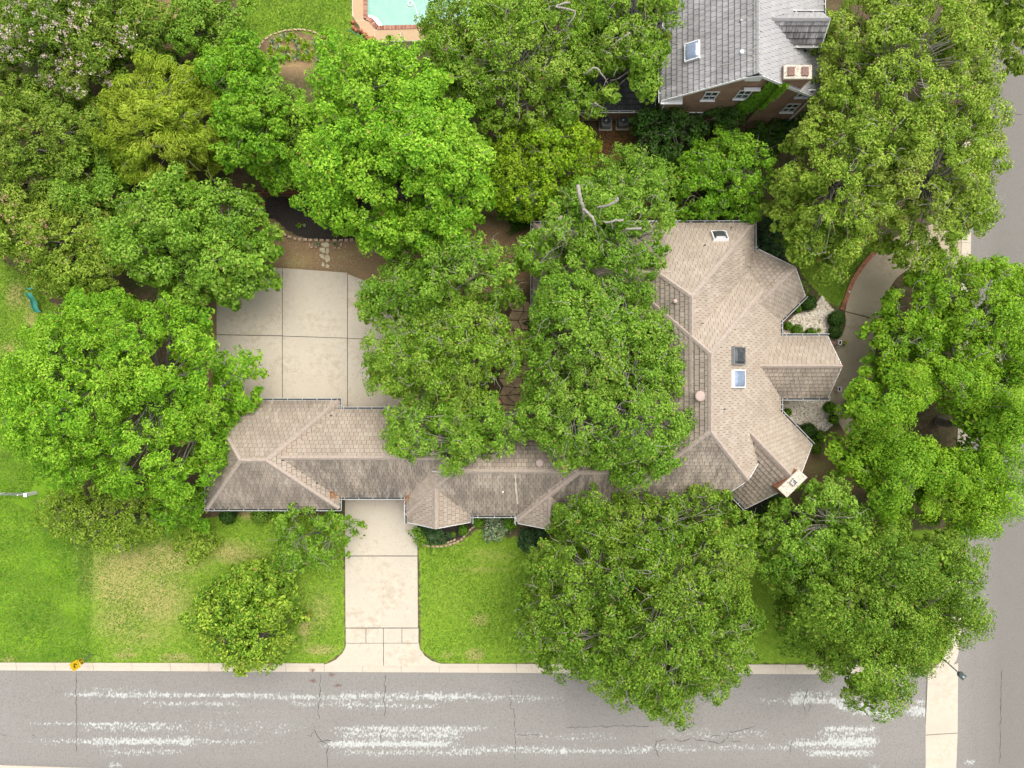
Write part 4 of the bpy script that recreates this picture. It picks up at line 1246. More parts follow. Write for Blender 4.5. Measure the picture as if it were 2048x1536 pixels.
# windows and doors of the house
for c, wd, hg, f_ in (((5.8, -3.6, 1.5), 1.4, 1.5, (-1, 0)), ((5.8, -5.0 + 6.2, 1.5), 1.4, 1.5, (-1, 0)), ((3.5, 3.63, 1.5), 1.6, 1.4, (0, -1)), ((2.02, 6.5, 1.5), 1.4, 1.5, (-1, 0)),
                      ((-1.0, -2.7, 1.5), 1.6, 1.4, (0, 1)), ((2.5, -2.7 + .37, 1.5), 1.4, 1.4, (0, 1)), ((-5.3, -9.47, 1.4), 1.6, 1.5, (0, -1)), ((2.65, -9.55, 1.4), 1.5, 1.5, (0, -1)),
                      ((-0.8, -9.01, 1.4), 1.8, 1.4, (0, -1)), ((-18, -8.51, 1.5), 1.4, 1.2, (0, -1)), ((22.3, 2.4, 1.5), .6, 1.9, (1, 0)), ((9.0, 11.15, 1.5), 1.6, 1.4, (0, 1)), ((15.0, 11.15, 1.5), 1.4, 1.4, (0, 1))):
    window(house, c, wd, hg, f_)
dr = MB(); dr.box((22.33, 1.23, 1.05), (0.06, 1.0, 2.1)); do = dr.build('door', M['wood'], house)
dh = MB(); dh.box((22.40, 0.85, 1.0), (0.06, 0.05, .14)); dh.build('handle', M['steel'], do)
for yy, x0 in ((-1.69, -18.6), (-1.69, -15.2)):
    gd = MB(); gd.box((x0, yy + .03, 1.1), (2.7, .06, 2.2)); g1_ = gd.build('garage_door', M['white'], house)
    for k in range(4):
        pn = MB(); pn.box((x0, yy + .07, .3 + .53 * k), (2.6, .03, .48)); pn.build('panel', M['white'], g1_)
for x, y, z0 in ((-12.6, -1.9, 3), (19.25, -1.0, 3), (-7.5, -8.4, 3), (17.6, 11.5, 3), (21.0, 6.2, 3)):
    d_ = MB(); d_.tube([(x, y, z0 - .1), (x - .0, y, 2.4), (x, y, 0)], .045, 6); d_.build('downspout', M['gutter'], house)

# ------------------------------------------------------------------ the neighbour's two-storey brick house
nb = thing('neighbour_house', (15, 21, 0), 'two-storey red brick house with grey shingle roof and ivy-covered chimney', 'house')
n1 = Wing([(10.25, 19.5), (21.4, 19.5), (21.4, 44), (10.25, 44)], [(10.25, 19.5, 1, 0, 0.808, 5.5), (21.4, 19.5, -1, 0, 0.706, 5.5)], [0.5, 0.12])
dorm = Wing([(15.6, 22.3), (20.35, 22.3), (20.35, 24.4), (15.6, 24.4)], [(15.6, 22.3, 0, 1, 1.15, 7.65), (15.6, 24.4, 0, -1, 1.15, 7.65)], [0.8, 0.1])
NW_ = [n1, dorm]
nroof = roof_deck(NW_, nb, M['deck'])
def pick_n(w, i, x, y, z):
    return w is n1 and i == 0 and y < 28.5 and z > 6.2
roof_tiles(NW_, nroof, M['slate'], 0.36, 0.40, pick_n, 9, tname='shingle', rest='shingle_field')
ridge_caps(NW_, nroof, M['cap_grey'], 0.13, 0.3)
gutters(NW_, nb, M['white'], M['gutter_in'], M['white'])
wall_of(n1, nb, M['brick_n'], 0.32)
wall_of(dorm, nb, M['white'], 0.18, 5.6)
YW = 19.82
for x, z, wd, hg in ((13.6, 5.6, .85, 1.3), (15.8, 5.85, .85, 1.3), (19.95, 6.0, .8, 1.15), (19.95, 3.5, .85, 1.4), (13.4, 1.9, 1.0, 1.5), (15.9, 1.9, 1.0, 1.5)):
    window(nb, (x, YW, z), wd, hg, (0, -1))
dw_ = MB(); dw_.tube([(20.7, 19.72, 5.35), (20.7, 19.72, 0)], .055, 6); dw_.build('downspout', M['white'], nb)
dw_ = MB(); dw_.tube([(10.75, 19.72, 5.4), (10.75, 19.72, 0)], .055, 6); dw_.build('downspout', M['white'], nb)
bx = MB(); bx.box((11.0, 19.55, 5.36), (1.5, .5, .10)); bx.build('cornice_return', M['white'], nb)
bx = MB(); bx.box((16.0, 19.62, 7.05), (1.1, .25, .05)); bx.build('ledge', M['white'], nb)
at_ = MB(); at_.box((15.5, 19.6, 8.75), (1.0, .12, .5)); at_.build('attic_vent', M['white'], nb)
ch2 = MB(); ch2.box((18.36, 20.05, 4.3), (1.72, .85, 8.6)); co = ch2.build('chimney', M['brick_n'], nb)
# corbelled brick courses under the cap
for k in range(2):
    b_ = MB(); b_.box((18.36, 20.05, 8.35 + .16 * k), (1.76 + .06 * k, .88 + .04 * k, .14)); b_.build('corbel', M['brick_n'], co)
cp = MB(); cp.prism([(17.45, 19.6), (19.27, 19.6), (19.27, 20.5), (17.45, 20.5)], 8.58, 8.74, inset=.03); cp.build('chimney_cap', M['cement'], co)
for xx in (17.85, 18.75):
    f_ = MB(); f_.box((xx + .05, 20.05, 8.78), (.42, .56, .14)); f_.build('flue_cover', M['flue'], co)
skylight(nb, n1, 0, 1386.5, 104, 1.15, 0.98, M['dome_blue'], 'skylight on the grey roof')
pipe_vent(nb, n1.hit(0, 1483, 105), 0.12, .14, .14, 'white', 'white')
pipe_vent(nb, n1.hit(0, 1482, 42), 0.10, .10, .11, 'steel', 'steel')
sp_ = MB(); rr = random.Random(31)
for _ in range(40): sp_.box((rr.uniform(17.55, 19.2), rr.uniform(19.68, 20.42), 8.745), (rr.uniform(.03, .12), rr.uniform(.02, .06), .012), rr.uniform(0, 3))
tag(sp_.build('cap_debris', M['flue'], co), kind='stuff')
# scattered sticks and bird marks on the neighbour's roof
sk_ = MB(); rr = random.Random(8)
for px, py in [(1345, 90), (1352, 88), (1508, 98), (1505, 100), (1512, 108), (1503, 113), (1509, 123), (1492, 125), (1449, 130), (1505, 140), (1450, 160), (1514, 141), (1500, 12), (1494, 36), (1503, 28), (1518, 16), (1521, 64)]:
    c = n1.hit(0 if px < 1515 else 1, px, py); a_ = rr.uniform(-.3, .6); l = rr.uniform(.1, .32)
    d = Vector((math.cos(a_), math.sin(a_) * .6, 0)) * l; d.z = d.x * (n1.pl[0][4] if px < 1515 else -n1.pl[1][4])
    sk_.tube([c - d + Vector((0, 0, .11)), c + Vector((0, rr.uniform(-.05, .05), .13)), c + d + Vector((0, 0, .11))], .018, 4)
tag(sk_.build('fallen_twigs', M['cement'], nb), kind='stuff')

# low rear wing under the trees: a lean-to roof with dark shingles
ext = thing('rear_wing', (7, 24, 0), 'low dark-roofed rear wing joined to the grey-roofed house', 'building')
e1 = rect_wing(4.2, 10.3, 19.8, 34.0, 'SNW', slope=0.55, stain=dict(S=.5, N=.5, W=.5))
er = roof_deck([e1], ext, M['deck'])
roof_tiles([e1], er, M['slate_dark'], 0.36, 0.40, lambda w, i, x, y, z: i == 0 and z < 4.6 and x > 4.6, 12, tname='shingle', rest='shingle_field')
ridge_caps([e1], er, M['slate_dark'], .13, .3)
gutters([e1], ext, M['white'], M['gutter_in'], M['white'])
wall_of(e1, ext, M['brick_n'], 0.35)

# ------------------------------------------------------------------ trees and shrubs
def leaf_mesh(name, P, N, L, asp, mat, parent, rng, droop=0.2, fold=0.12, T=None):
    n = len(P)
    if T is None:
        T = rng.normal(size=(n, 3))
    T = T - N * np.sum(T * N, 1)[:, None]
    T /= np.linalg.norm(T, axis=1)[:, None] + 1e-9
    B = np.cross(N, T)
    Lc = L[:, None]; w = Lc * asp * 0.5
    v = np.empty((n, 4, 3), np.float32)
    v[:, 0] = P - T * Lc * 0.5
    v[:, 1] = P - B * w + N * Lc * fold + T * Lc * 0.06
    v[:, 2] = P + T * Lc * 0.5 - N * Lc * droop
    v[:, 3] = P + B * w + N * Lc * fold + T * Lc * 0.06
    o0 = ORG[parent.name]
    v -= np.array([o0.x, o0.y, o0.z], np.float32)
    b = np.arange(n, dtype=np.int32) * 4
    tri = np.stack([b, b + 1, b + 2, b, b + 2, b + 3], 1)
    me = bpy.data.meshes.new(name)
    me.vertices.add(4 * n); me.vertices.foreach_set("co", v.ravel())
    me.loops.add(6 * n); me.loops.foreach_set("vertex_index", tri.ravel())
    me.polygons.add(2 * n); me.polygons.foreach_set("loop_start", np.arange(0, 6 * n, 3, dtype=np.int32))
    me.update(calc_edges=True)
    global NLEAF
    NLEAF += n
    return link_mesh(name, me, mat, parent)

NLEAF = 0
def clump_leaves(C, r, n, rng, up=0.6, lobes=9, flat=0.8, spread=0.34):
    """n leaves over the bumpy skin of a clump"""
    D = rng.normal(size=(lobes, 3)); D /= np.linalg.norm(D, axis=1)[:, None]
    D[:, 2] = np.abs(D[:, 2]) * 1.0 - 0.22
    D /= np.linalg.norm(D, axis=1)[:, None]
    k = rng.integers(0, lobes, n)
    q = rng.normal(size=(n, 3)); q /= np.linalg.norm(q, axis=1)[:, None]
    q *= (rng.uniform(0.25, 1.0, n) ** 0.5)[:, None]
    sc = rng.uniform(0.75, 1.15, lobes)
    off = D[k] * (0.66 * sc[k])[:, None] + q * spread * 1.15
    off[:, 2] *= flat
    P = C + off * r
    N = off / (np.linalg.norm(off, axis=1)[:, None] + 1e-6) * 0.7 + q * 0.5 + np.array([0, 0, up]) + rng.normal(size=(n, 3)) * 0.28
    N /= np.linalg.norm(N, axis=1)[:, None]
    return P, N

STYLE = dict(
    #        clump radius, density leaves/m2, leaf length, aspect, twigs, bark, flat
    maple=dict(r=0.95, dens=400, L=0.195, asp=0.62, twig=0.10, bark='bark', flat=0.95, space=0.95, gap=0.0, puff=1.25, amp=1.0),
    fluffy=dict(r=0.90, dens=410, L=0.195, asp=0.45, twig=0.08, bark='bark', flat=0.8, space=0.95, gap=0.0, puff=1.2, amp=0.75),
    oak=dict(r=0.78, dens=430, L=0.165, asp=0.58, twig=0.42, bark='bark_pale', flat=0.7, space=0.95, gap=0.05, puff=1.1, amp=0.6),
    oak_open=dict(r=0.78, dens=350, L=0.17, asp=0.58, twig=0.5, bark='bark_pale', flat=0.7, space=1.08, gap=0.16, puff=1.1, amp=0.55),
    live=dict(r=1.25, dens=500, L=0.15, asp=0.55, twig=0.10, bark='bark', flat=0.75, space=0.85, gap=0.0, puff=1.9, amp=1.5),
    magnolia=dict(r=0.70, dens=440, L=0.20, asp=0.5, twig=0.0, bark='bark', flat=0.9, space=0.8, gap=0.0, puff=0.9, amp=0.35),
    cedar=dict(r=0.8, dens=440, L=0.30, asp=0.18, twig=0.15, bark='bark_pale', flat=0.8, space=0.9, gap=0.04, puff=1.1, amp=0.4),
    shrub=dict(r=0.62, dens=360, L=0.16, asp=0.5, twig=0.15, bark='bark', flat=0.8, space=0.9, gap=0.03, puff=0.8, amp=0.35),
    sparse=dict(r=0.6, dens=210, L=0.16, asp=0.5, twig=0.25, bark='bark_pale', flat=0.7, space=1.25, gap=0.22, puff=0.9, amp=0.4),
    small=dict(r=0.6, dens=400, L=0.165, asp=0.62, twig=0.25, bark='bark', flat=0.75, space=1.0, gap=0.05, puff=0.9, amp=0.5),
)

def limb(mb, a, b, r0, r1, rng, sides=5, seg=5, wob=0.12, sag=0.0):
    a, b = np.array(a, float), np.array(b, float)
    L = np.linalg.norm(b - a)
    pts, rad = [], []
    for k in range(seg + 1):
        t = k / seg
        p = a + (b - a) * t
        p = p + rng.normal(size=3) * wob * L * 0.18 * math.sin(math.pi * t)
        p[2] += L * (0.02 if seg < 5 else 0.08) * math.sin(math.pi * t)
        pts.append(p); rad.append(r0 + (r1 - r0) * t)
    mb.tube(pts, rad, sides, cap=False)
    return pts

def tree(poly_px, z0, z1, style, leafmat, label, cat='tree', name='tree', seed=1, group=None, lobes_px=None, bloom=None, trunk=True, dens=1.0, size=1.0, base_px=None, bare=None, holes=()):
    rng = np.random.default_rng(seed)
    S = STYLE[style]
    zr = z0 + 0.47 * (z1 - z0)
    poly = np.array(W2(poly_px, zr))
    A = area2([tuple(p) for p in poly])
    cen = poly.mean(0)
    base = W2([base_px], 0)[0] if base_px else cen
    T = thing(name, (base[0], base[1], 0), label, cat, group)
    rr = S['r'] * size
    # clump centres: dart throwing inside the traced outline
    lo, hi = poly.min(0), poly.max(0)
    cand = rng.uniform(lo, hi, (9000, 2))
    d = sdist(cand, poly)
    keep = d > rr * 0.34
    cand, d = cand[keep], d[keep]
    for hx, hy, hr in holes:
        c = np.array(W2([(hx, hy)], zr)[0]); k = np.hypot(*(cand - c).T) > hr * (H - zr) / F
        cand, d = cand[k], d[k]
    sp = rr * S['space']
    C2, Dd = [], []
    cell = {}
    for p, dd in zip(cand, d):
        key = (int(p[0] // sp), int(p[1] // sp)); ok = True
        for ix in (-1, 0, 1):
            for iy in (-1, 0, 1):
                for q in cell.get((key[0] + ix, key[1] + iy), ()):
                    if (q[0] - p[0]) ** 2 + (q[1] - p[1]) ** 2 < sp * sp: ok = False
        if ok:
            cell.setdefault(key, []).append(p); C2.append(p); Dd.append(dd)
    if not C2: C2, Dd = [cen], [rr]
    C2, Dd = np.array(C2), np.array(Dd)
    dm = max(Dd.max(), 0.5)
    t = np.clip(Dd / dm, 0, 1)
    prof = np.sqrt(np.clip(1 - (1 - t) ** 2, 0, 1))
    # a lazy lump field makes masses and hollows in the top of the crown
    ph = rng.uniform(0, 6.28, 6); fr = rng.uniform(0.5, 1.1, 6); an = rng.uniform(0, 6.28, 6)
    lump = sum(np.sin((C2[:, 0] * math.cos(an[i]) + C2[:, 1] * math.sin(an[i])) * fr[i] + ph[i]) for i in range(6)) / 6
    zc = z0 + (z1 - z0) * (0.12 + 0.80 * prof) + lump * 0.30 * min(4.0, z1 - z0) + rng.normal(size=len(C2)) * 0.10 * min(4.0, z1 - z0)
    mega = []                                              # tufts: clumps gather into rounded heads
    for p in C2[rng.permutation(len(C2))]:
        if all((p[0] - q[0]) ** 2 + (p[1] - q[1]) ** 2 > (S['puff'] * 1.45) ** 2 for q in mega): mega.append(p)
    mega = np.array(mega); lift = rng.normal(size=len(mega)) * 0.35 * S['amp']
    dd2 = np.hypot(C2[:, None, 0] - mega[None, :, 0], C2[:, None, 1] - mega[None, :, 1])
    jj = dd2.argmin(1); dn = dd2.min(1)
    if z1 - z0 > 2.5:
        zc = zc + S['amp'] * (0.55 - (dn / S['puff']) ** 2) + lift[jj]
        pull = (mega[jj] - C2) * 0.16 * np.clip(dn / S['puff'], 0, 1)[:, None]
        C2 = C2 + pull
    zc = np.minimum(zc, z1 + 0.6) - rr * 0.3
    rad = rr * rng.uniform(0.62, 1.42, len(C2))
    ok = rng.random(len(C2)) > S['gap']
    low = rng.random(len(C2)) < 0.9                       # leaves deeper in the crown
    C3 = np.column_stack([C2, zc])
    leavesP, leavesN = [], []
    nl_ = S['dens'] * dens * A * 0.94
    wts = np.where(ok, rad ** 2, 0.0)
    cnt = (nl_ * 0.78 * wts / max(wts.sum(), 1e-6)).astype(int)
    for c, r_, k in zip(C3, rad, cnt):
        if k < 4: continue
        P, N = clump_leaves(c, r_, k, rng, flat=S['flat'])
        leavesP.append(P); leavesN.append(N)
    big = 0
    li = np.where(low)[0]
    for i in li:
        depth = rng.uniform(0.15, 0.75)
        c = np.array([C2[i, 0] + rng.normal() * .3, C2[i, 1] + rng.normal() * .3, zc[i] - depth * max(0.6, zc[i] - z0 * 0.8)])
        P, N = clump_leaves(c, rad[i] * 1.05, max(6, int(nl_ * 0.30 / max(1, len(li)))), rng, flat=0.6)
        leavesP.append(P); leavesN.append(N); big += len(P)
    if trunk and z1 > 6.5:                                 # inner sprays round the head of the trunk
        for _ in range(9):
            a_ = rng.uniform(0, 6.28); q_ = rng.uniform(0, 1.7)
            c = np.array([cen[0] + q_ * math.cos(a_), cen[1] + q_ * math.sin(a_), z0 + rng.uniform(.35, .6) * (z1 - z0)])
            if any(np.hypot(*(c[:2] - np.array(W2([(hx, hy)], zr)[0]))) < hr * (H - zr) / F for hx, hy, hr in holes): continue
            P, N = clump_leaves(c, rr * 1.1, 260, rng, flat=0.6)
            leavesP.append(P); leavesN.append(N); big += len(P)
    P = np.concatenate(leavesP); N = np.concatenate(leavesN)
    L = S['L'] * rng.uniform(0.65, 1.35, len(P)) * (0.9 if size < 0.8 else 1.0)
    if big: L[-big:] *= 2.1
    Tt = None
    if style == 'cedar':
        out = P - np.array([cen[0], cen[1], z0]); out[:, 2] *= 0.3
        Tt = out / (np.linalg.norm(out, axis=1)[:, None] + 1e-6) + rng.normal(size=P.shape) * 0.45
    crown = leaf_mesh('crown', P, N, L, S['asp'], LEAF[leafmat], T, rng, T=Tt)
    if bloom:
        bm, frac, where = bloom
        idx = np.where((zc > np.quantile(zc, 0.25)))[0]
        BP, BN = [], []
        for i in idx:
            if where is not None:
                w_ = np.array(W2([where[:2]], zr)[0])
                if np.hypot(*(C2[i] - w_)) > where[2] * (H - zr) / F * rng.uniform(.6, 1.1): continue
            for _ in range(max(1, int(frac * 10))):
                dd = rng.normal(size=3); dd[2] = abs(dd[2]) + .3; dd /= np.linalg.norm(dd)
                q = C3[i] + dd * rad[i] * np.array([1, 1, S['flat']]) * rng.uniform(.9, 1.12)
                k = rng.integers(7, 15)
                BP.append(q + rng.normal(size=(k, 3)) * 0.085); b_ = np.tile(dd, (k, 1)) + rng.normal(size=(k, 3)) * .5; BN.append(b_ / np.linalg.norm(b_, axis=1)[:, None])
        if BP:
            BP = np.concatenate(BP); BN = np.concatenate(BN)
            leaf_mesh('blossom', BP, BN, rng.uniform(.07, .15, len(BP)), 0.8, LEAF[bm], T, rng)
    # trunk, limbs to the clumps and pale twigs that reach the skin of the crown
    tb = MB()
    zt = max(0.5, z0 * 0.75)
    r0 = (0.10 + 0.018 * z1 + 0.012 * math.sqrt(A)) * (0.45 if style == 'sparse' else 1.0)
    if trunk:
        tb.tube([(base[0], base[1], -0.2), (base[0], base[1], 0.15), (base[0] + rng.normal() * .08, base[1] + rng.normal() * .08, zt * .5), (base[0] + (cen[0] - base[0]) * .3, base[1] + (cen[1] - base[1]) * .3, zt)], [r0 * 1.5, r0 * 1.1, r0 * .9, r0 * .75], 8)
        top = np.array([base[0] + (cen[0] - base[0]) * .3, base[1] + (cen[1] - base[1]) * .3, zt - 0.1])
        order = rng.permutation(len(C3))
        nm = min(7, max(3, len(C3) // 12))
        mains = []
        for i in order[:nm]:
            tgt = top + (C3[i] - top) * 0.62
            pts = limb(tb, top, tgt, r0 * .55, r0 * .22, rng)
            mains.append(tgt)
        few = len(C3) < 14
        if not few: tb.build('trunk', M['bark'], T, smooth=True)
        lb = tb if few else MB()
        mains = np.array(mains)
        for i in range(len(C3)):
            j = np.argmin(np.linalg.norm(mains - C3[i], axis=1))
            limb(lb, mains[j], C3[i] - np.array([0, 0, rad[i] * .15]), max(.03, r0 * .18), .014, rng, 3, 3, 0.22)
        ntw = int(S['twig'] * len(C3) * 2.4)
        for _ in range(ntw):
            i = rng.integers(0, len(C3))
            a_ = rng.uniform(0, 6.28)
            s = C3[i] + np.array([math.cos(a_), math.sin(a_), 0]) * rad[i] * .3 + np.array([0, 0, rad[i] * S['flat'] * rng.uniform(.55, .98)])
            ln = rng.uniform(.5, 1.3); a2 = a_ + rng.normal() * .7
            pts = [s]
            for k in range(4):
                a2 += rng.normal() * .5
                pts.append(pts[-1] + np.array([math.cos(a2), math.sin(a2), rng.normal() * .25 - .12]) * ln / 4)
            lb.tube(pts, [.020, .018, .014, .010, .006], 4, cap=False)
        lb.build('trunk' if few else 'branch', M[S['bark']], T, smooth=True)
    if bare:
        for line, rb, zz in bare:
            b_ = MB()
            Q = smooth_line([W(p[0], p[1], z_) for p, z_ in zip(line, zz)], 4)
            Q = [tuple(np.array(q) + rng.normal(size=3) * .02) for q in Q]
            b_.tube(Q, [rb * (1 - .45 * k / len(Q)) for k in range(len(Q))], 7)
            b_.build('bare_limb', M['bark_pale'], T, smooth=True)
    return T

def poly_circle(px, py, r, n=14, j=0.1, seed=0, ry=None):
    rd_ = random.Random(seed + int(px * 7 + py))
    return [(px + r * (1 + rd_.uniform(-j, j)) * math.cos(6.2832 * k / n), py + (ry or r) * (1 + rd_.uniform(-j, j)) * math.sin(6.2832 * k / n)) for k in range(n)]

# --- left side
tree([(-40, -40), (260, -40), (330, 20), (345, 80), (330, 115), (250, 150), (200, 200), (120, 190), (40, 180), (-40, 150)], 2.5, 7.0, 'fluffy', 'myrtle',
     'wide crepe myrtle carrying sprays of pale pink blossom', seed=11, bloom=('bloom', 0.75, (120, 90, 175)), name='crepe_myrtle')
tree([(-40, 165), (60, 175), (120, 190), (190, 205), (215, 270), (205, 340), (150, 390), (60, 395), (-40, 380)], 2.5, 6.5, 'fluffy', 'myrtle',
     'dense olive-green tree between the blossoming myrtle and the salmon one', seed=12)
tree([(130, 290), (205, 280), (240, 350), (260, 400), (215, 450), (160, 430), (110, 380)], 1.5, 5.0, 'fluffy', 'green', 'dark green leafy tree squeezed in beside the golden cedar', seed=13)
tree([(-40, 385), (60, 390), (150, 405), (215, 430), (245, 500), (235, 565), (160, 585), (90, 575), (20, 545), (-40, 500)], 2.0, 6.0, 'fluffy', 'olive',
     'yellow-green crepe myrtle with fading salmon flowers', seed=14, bloom=('bloom_salmon', 0.35, (70, 440, 90)), name='crepe_myrtle')
tree([(365, -20), (480, -20), (492, 50), (470, 95), (430, 120), (380, 115), (352, 80), (350, 20)], 1.5, 5.5, 'fluffy', 'green', 'small feathery tree at the edge of the pool lawn', seed=15)
tree([(208, 250), (235, 185), (290, 130), (365, 112), (430, 145), (455, 210), (450, 285), (405, 330), (335, 350), (262, 372), (218, 325)], 2.0, 7.5, 'cedar', 'cedar',
     'golden yellow-green cedar with feathery sprays', seed=16, name='cedar_tree')
tree([(408, 135), (440, 98), (500, 88), (527, 125), (515, 165), (575, 185), (605, 240), (598, 330), (565, 372), (500, 352), (440, 340), (415, 305), (455, 260), (450, 200), (420, 170)], 3.0, 9.0, 'maple', 'fresh',
     'fresh green tree filling the gap between cedar and lime tree', seed=17)
tree([(530, 180), (600, 170), (640, 240), (620, 340), (560, 365), (520, 300)], 2.0, 7.0, 'small', 'green', 'darker green tree tucked behind the lime tree', seed=18)
tree([(238, 440), (268, 390), (330, 342), (420, 348), (480, 372), (532, 405), (522, 455), (538, 515), (548, 560), (495, 585), (455, 622), (402, 628), (350, 595), (300, 585), (250, 545), (228, 485)], 3.0, 9.5, 'maple', 'green',
     'rounded mid-green tree overhanging the parking court and rock ring', seed=19)
tree([(128, 592), (200, 578), (268, 612), (340, 588), (402, 612), (420, 690), (445, 720), (488, 715), (468, 760), (492, 805), (455, 845), (432, 885), (420, 935), (390, 985), (325, 1005), (245, 995), (160, 990), (90, 965), (45, 930), (-8, 870), (-25, 800), (-5, 735), (38, 690), (20, 650), (75, 630)], 3.5, 12.5, 'fluffy', 'lime',
     'huge bright green shade tree spreading over the end of the garage', seed=20)
tree([(78, 985), (150, 970), (250, 978), (330, 980), (330, 1070), (260, 1102), (180, 1092), (110, 1068), (80, 1030)], 1.2, 4.2, 'shrub', 'olive', 'broad olive holly below the huge shade tree', seed=21)
tree([(300, 975), (410, 965), (418, 1015), (395, 1058), (330, 1062), (300, 1030)], 1.2, 4.6, 'shrub', 'fresh', 'bright green holly against the garage corner', seed=22)
tree(poly_circle(395, 1085, 48, 10, .2, ry=26), 0.1, 1.2, 'shrub', 'olive', 'low straggling shrub where the dry lawn meets the hollies', 'shrub', 'shrub', seed=23, dens=.55, trunk=False)
tree([(388, 1240), (398, 1182), (430, 1150), (480, 1140), (545, 1148), (572, 1190), (585, 1235), (592, 1280), (562, 1322), (492, 1346), (440, 1332), (408, 1290)], 0.8, 6.0, 'magnolia', 'magnolia',
     'compact round magnolia with yellowish glossy leaves by the kerb', seed=24, name='magnolia_tree')
tree([(538, 1050), (570, 1030), (590, 1005), (625, 1018), (690, 1030), (720, 1055), (704, 1082), (680, 1090), (672, 1130), (620, 1152), (570, 1158), (540, 1130), (548, 1090)], 1.5, 5.0, 'sparse', 'green',
     'thin open tree reaching over the driveway edge', seed=25, holes=[(600, 1075, 14)])
tree([(588, 195), (640, 130), (720, 92), (800, 86), (870, 112), (905, 180), (955, 240), (990, 330), (978, 400), (945, 440), (922, 482), (862, 470), (800, 505), (740, 492), (690, 460), (640, 445), (600, 412), (582, 350), (598, 290), (586, 240)], 4.0, 13.0, 'maple', 'lime',
     'big domed lime-green tree with puffy tufts beside the mulch bed', seed=26, size=1.05)
# --- top middle
tree([(850, 20), (900, -20), (1180, -40), (1200, 40), (1180, 130), (1190, 215), (1130, 235), (1060, 250), (1010, 250), (950, 225), (895, 190), (862, 120), (842, 60)], 4.0, 11.0, 'oak', 'oak',
     'spreading oak with pale crooked twigs beside the pool', seed=27, name='oak_tree', holes=[(1140, 25, 26)])
tree([(1150, -40), (1360, -40), (1368, 40), (1325, 100), (1338, 140), (1312, 180), (1290, 212), (1240, 192), (1185, 222), (1170, 130)], 4.5, 10.5, 'oak_open', 'oak',
     'open oak with bare pale limbs over the dark rear-wing roof', seed=28, name='oak_tree', holes=[(1245, 175, 22), (1150, 25, 22)],
     bare=[([(1140, 5), (1110, 14), (1150, 22), (1140, 45), (1128, 60)], .07, [10, 10.2, 10, 9.6, 9]), ([(1260, 65), (1235, 82), (1218, 100)], .06, [10, 9.8, 9.2]),
           ([(1170, 150), (1190, 135), (1205, 150), (1215, 165)], .07, [8.6, 9.2, 9, 8.2]), ([(1175, 205), (1195, 212), (1188, 205), (1210, 218)], .05, [6.5, 6.6, 6.8, 6.2])])
tree([(965, 290), (1005, 250), (1100, 245), (1185, 255), (1215, 300), (1185, 350), (1125, 365), (1108, 420), (1050, 435), (1000, 405), (975, 360)], 2.0, 7.0, 'small', 'yellowgreen',
     'airy yellow-green tree between the lime tree and the air conditioners', seed=29, dens=.8, size=.95)
tree([(1000, 330), (1080, 330), (1110, 400), (1080, 430), (1030, 435), (990, 400)], 1.5, 5.5, 'small', 'fresh', 'small bright green tree above the brown path', seed=30)
tree([(1265, 225), (1330, 205), (1405, 215), (1412, 260), (1400, 320), (1340, 335), (1285, 310), (1262, 265)], 1.0, 3.6, 'shrub', 'dark', 'large dark glossy shrub against the neighbour brick wall', 'shrub', 'large_shrub', seed=31)
tree([(1415, 200), (1470, 192), (1500, 215), (1495, 245), (1460, 270), (1418, 262)], 1.5, 4.2, 'shrub', 'dark', 'dark shrub beneath the neighbour upstairs windows', 'shrub', 'large_shrub', seed=32)
tree([(1500, 255), (1560, 235), (1610, 200), (1620, 260), (1560, 290), (1510, 285)], 0.5, 1.8, 'shrub', 'dark', 'dark hedge at the foot of the ivy chimney', 'shrub', 'hedge', seed=33)
tree([(1300, 320), (1350, 325), (1390, 345), (1350, 400), (1310, 385)], 0.4, 2.0, 'shrub', 'dark', 'dark undergrowth shrub beside the back fence', 'shrub', 'shrub', seed=34)
tree([(1338, 385), (1365, 325), (1395, 285), (1450, 260), (1505, 280), (1532, 330), (1548, 390), (1525, 432), (1460, 432), (1400, 428), (1360, 422)], 1.8, 6.0, 'small', 'fresh',
     'vivid green heart-leaved tree above the north eave', seed=35, dens=1.05)
tree([(1112, 385), (1170, 340), (1225, 305), (1290, 300), (1335, 350), (1340, 400), (1250, 420), (1170, 420)], 2.0, 6.5, 'shrub', 'green', 'fern-like green tree behind the bare-limbed oak', seed=36)
tree([(1115, 400), (1170, 360), (1250, 360), (1320, 340), (1345, 400), (1350, 445), (1330, 490), (1315, 545), (1240, 565), (1160, 545), (1060, 545), (1035, 500), (1060, 455), (1100, 445)], 5.5, 11.0, 'oak_open', 'green',
     'oak with thick pruned bare limbs over the north roof', seed=37, name='oak_tree', dens=.9,
     bare=[([(1156, 371), (1160, 395), (1166, 412), (1169, 420), (1180, 430), (1188, 442), (1189, 452)], .13, [11.6, 11.6, 11.4, 11.3, 11.2, 11.1, 10.8]), ([(1169, 420), (1167, 432), (1165, 440)], .10, [11.2, 10.8, 10.2]),
           ([(1236, 396), (1230, 404), (1215, 410), (1192, 416)], .11, [11.6, 11.5, 11.3, 10.8]), ([(1122, 433), (1116, 450), (1108, 460), (1100, 464)], .12, [9.6, 9.8, 9.6, 9.2]),
           ([(1247, 440), (1230, 442), (1212, 444), (1205, 442)], .08, [11, 11, 10.9, 10.6]), ([(1282, 457), (1262, 457), (1250, 460), (1252, 466)], .08, [11, 11, 10.8, 10.4]), ([(1222, 446), (1226, 458)], .06, [10.8, 10.2])])
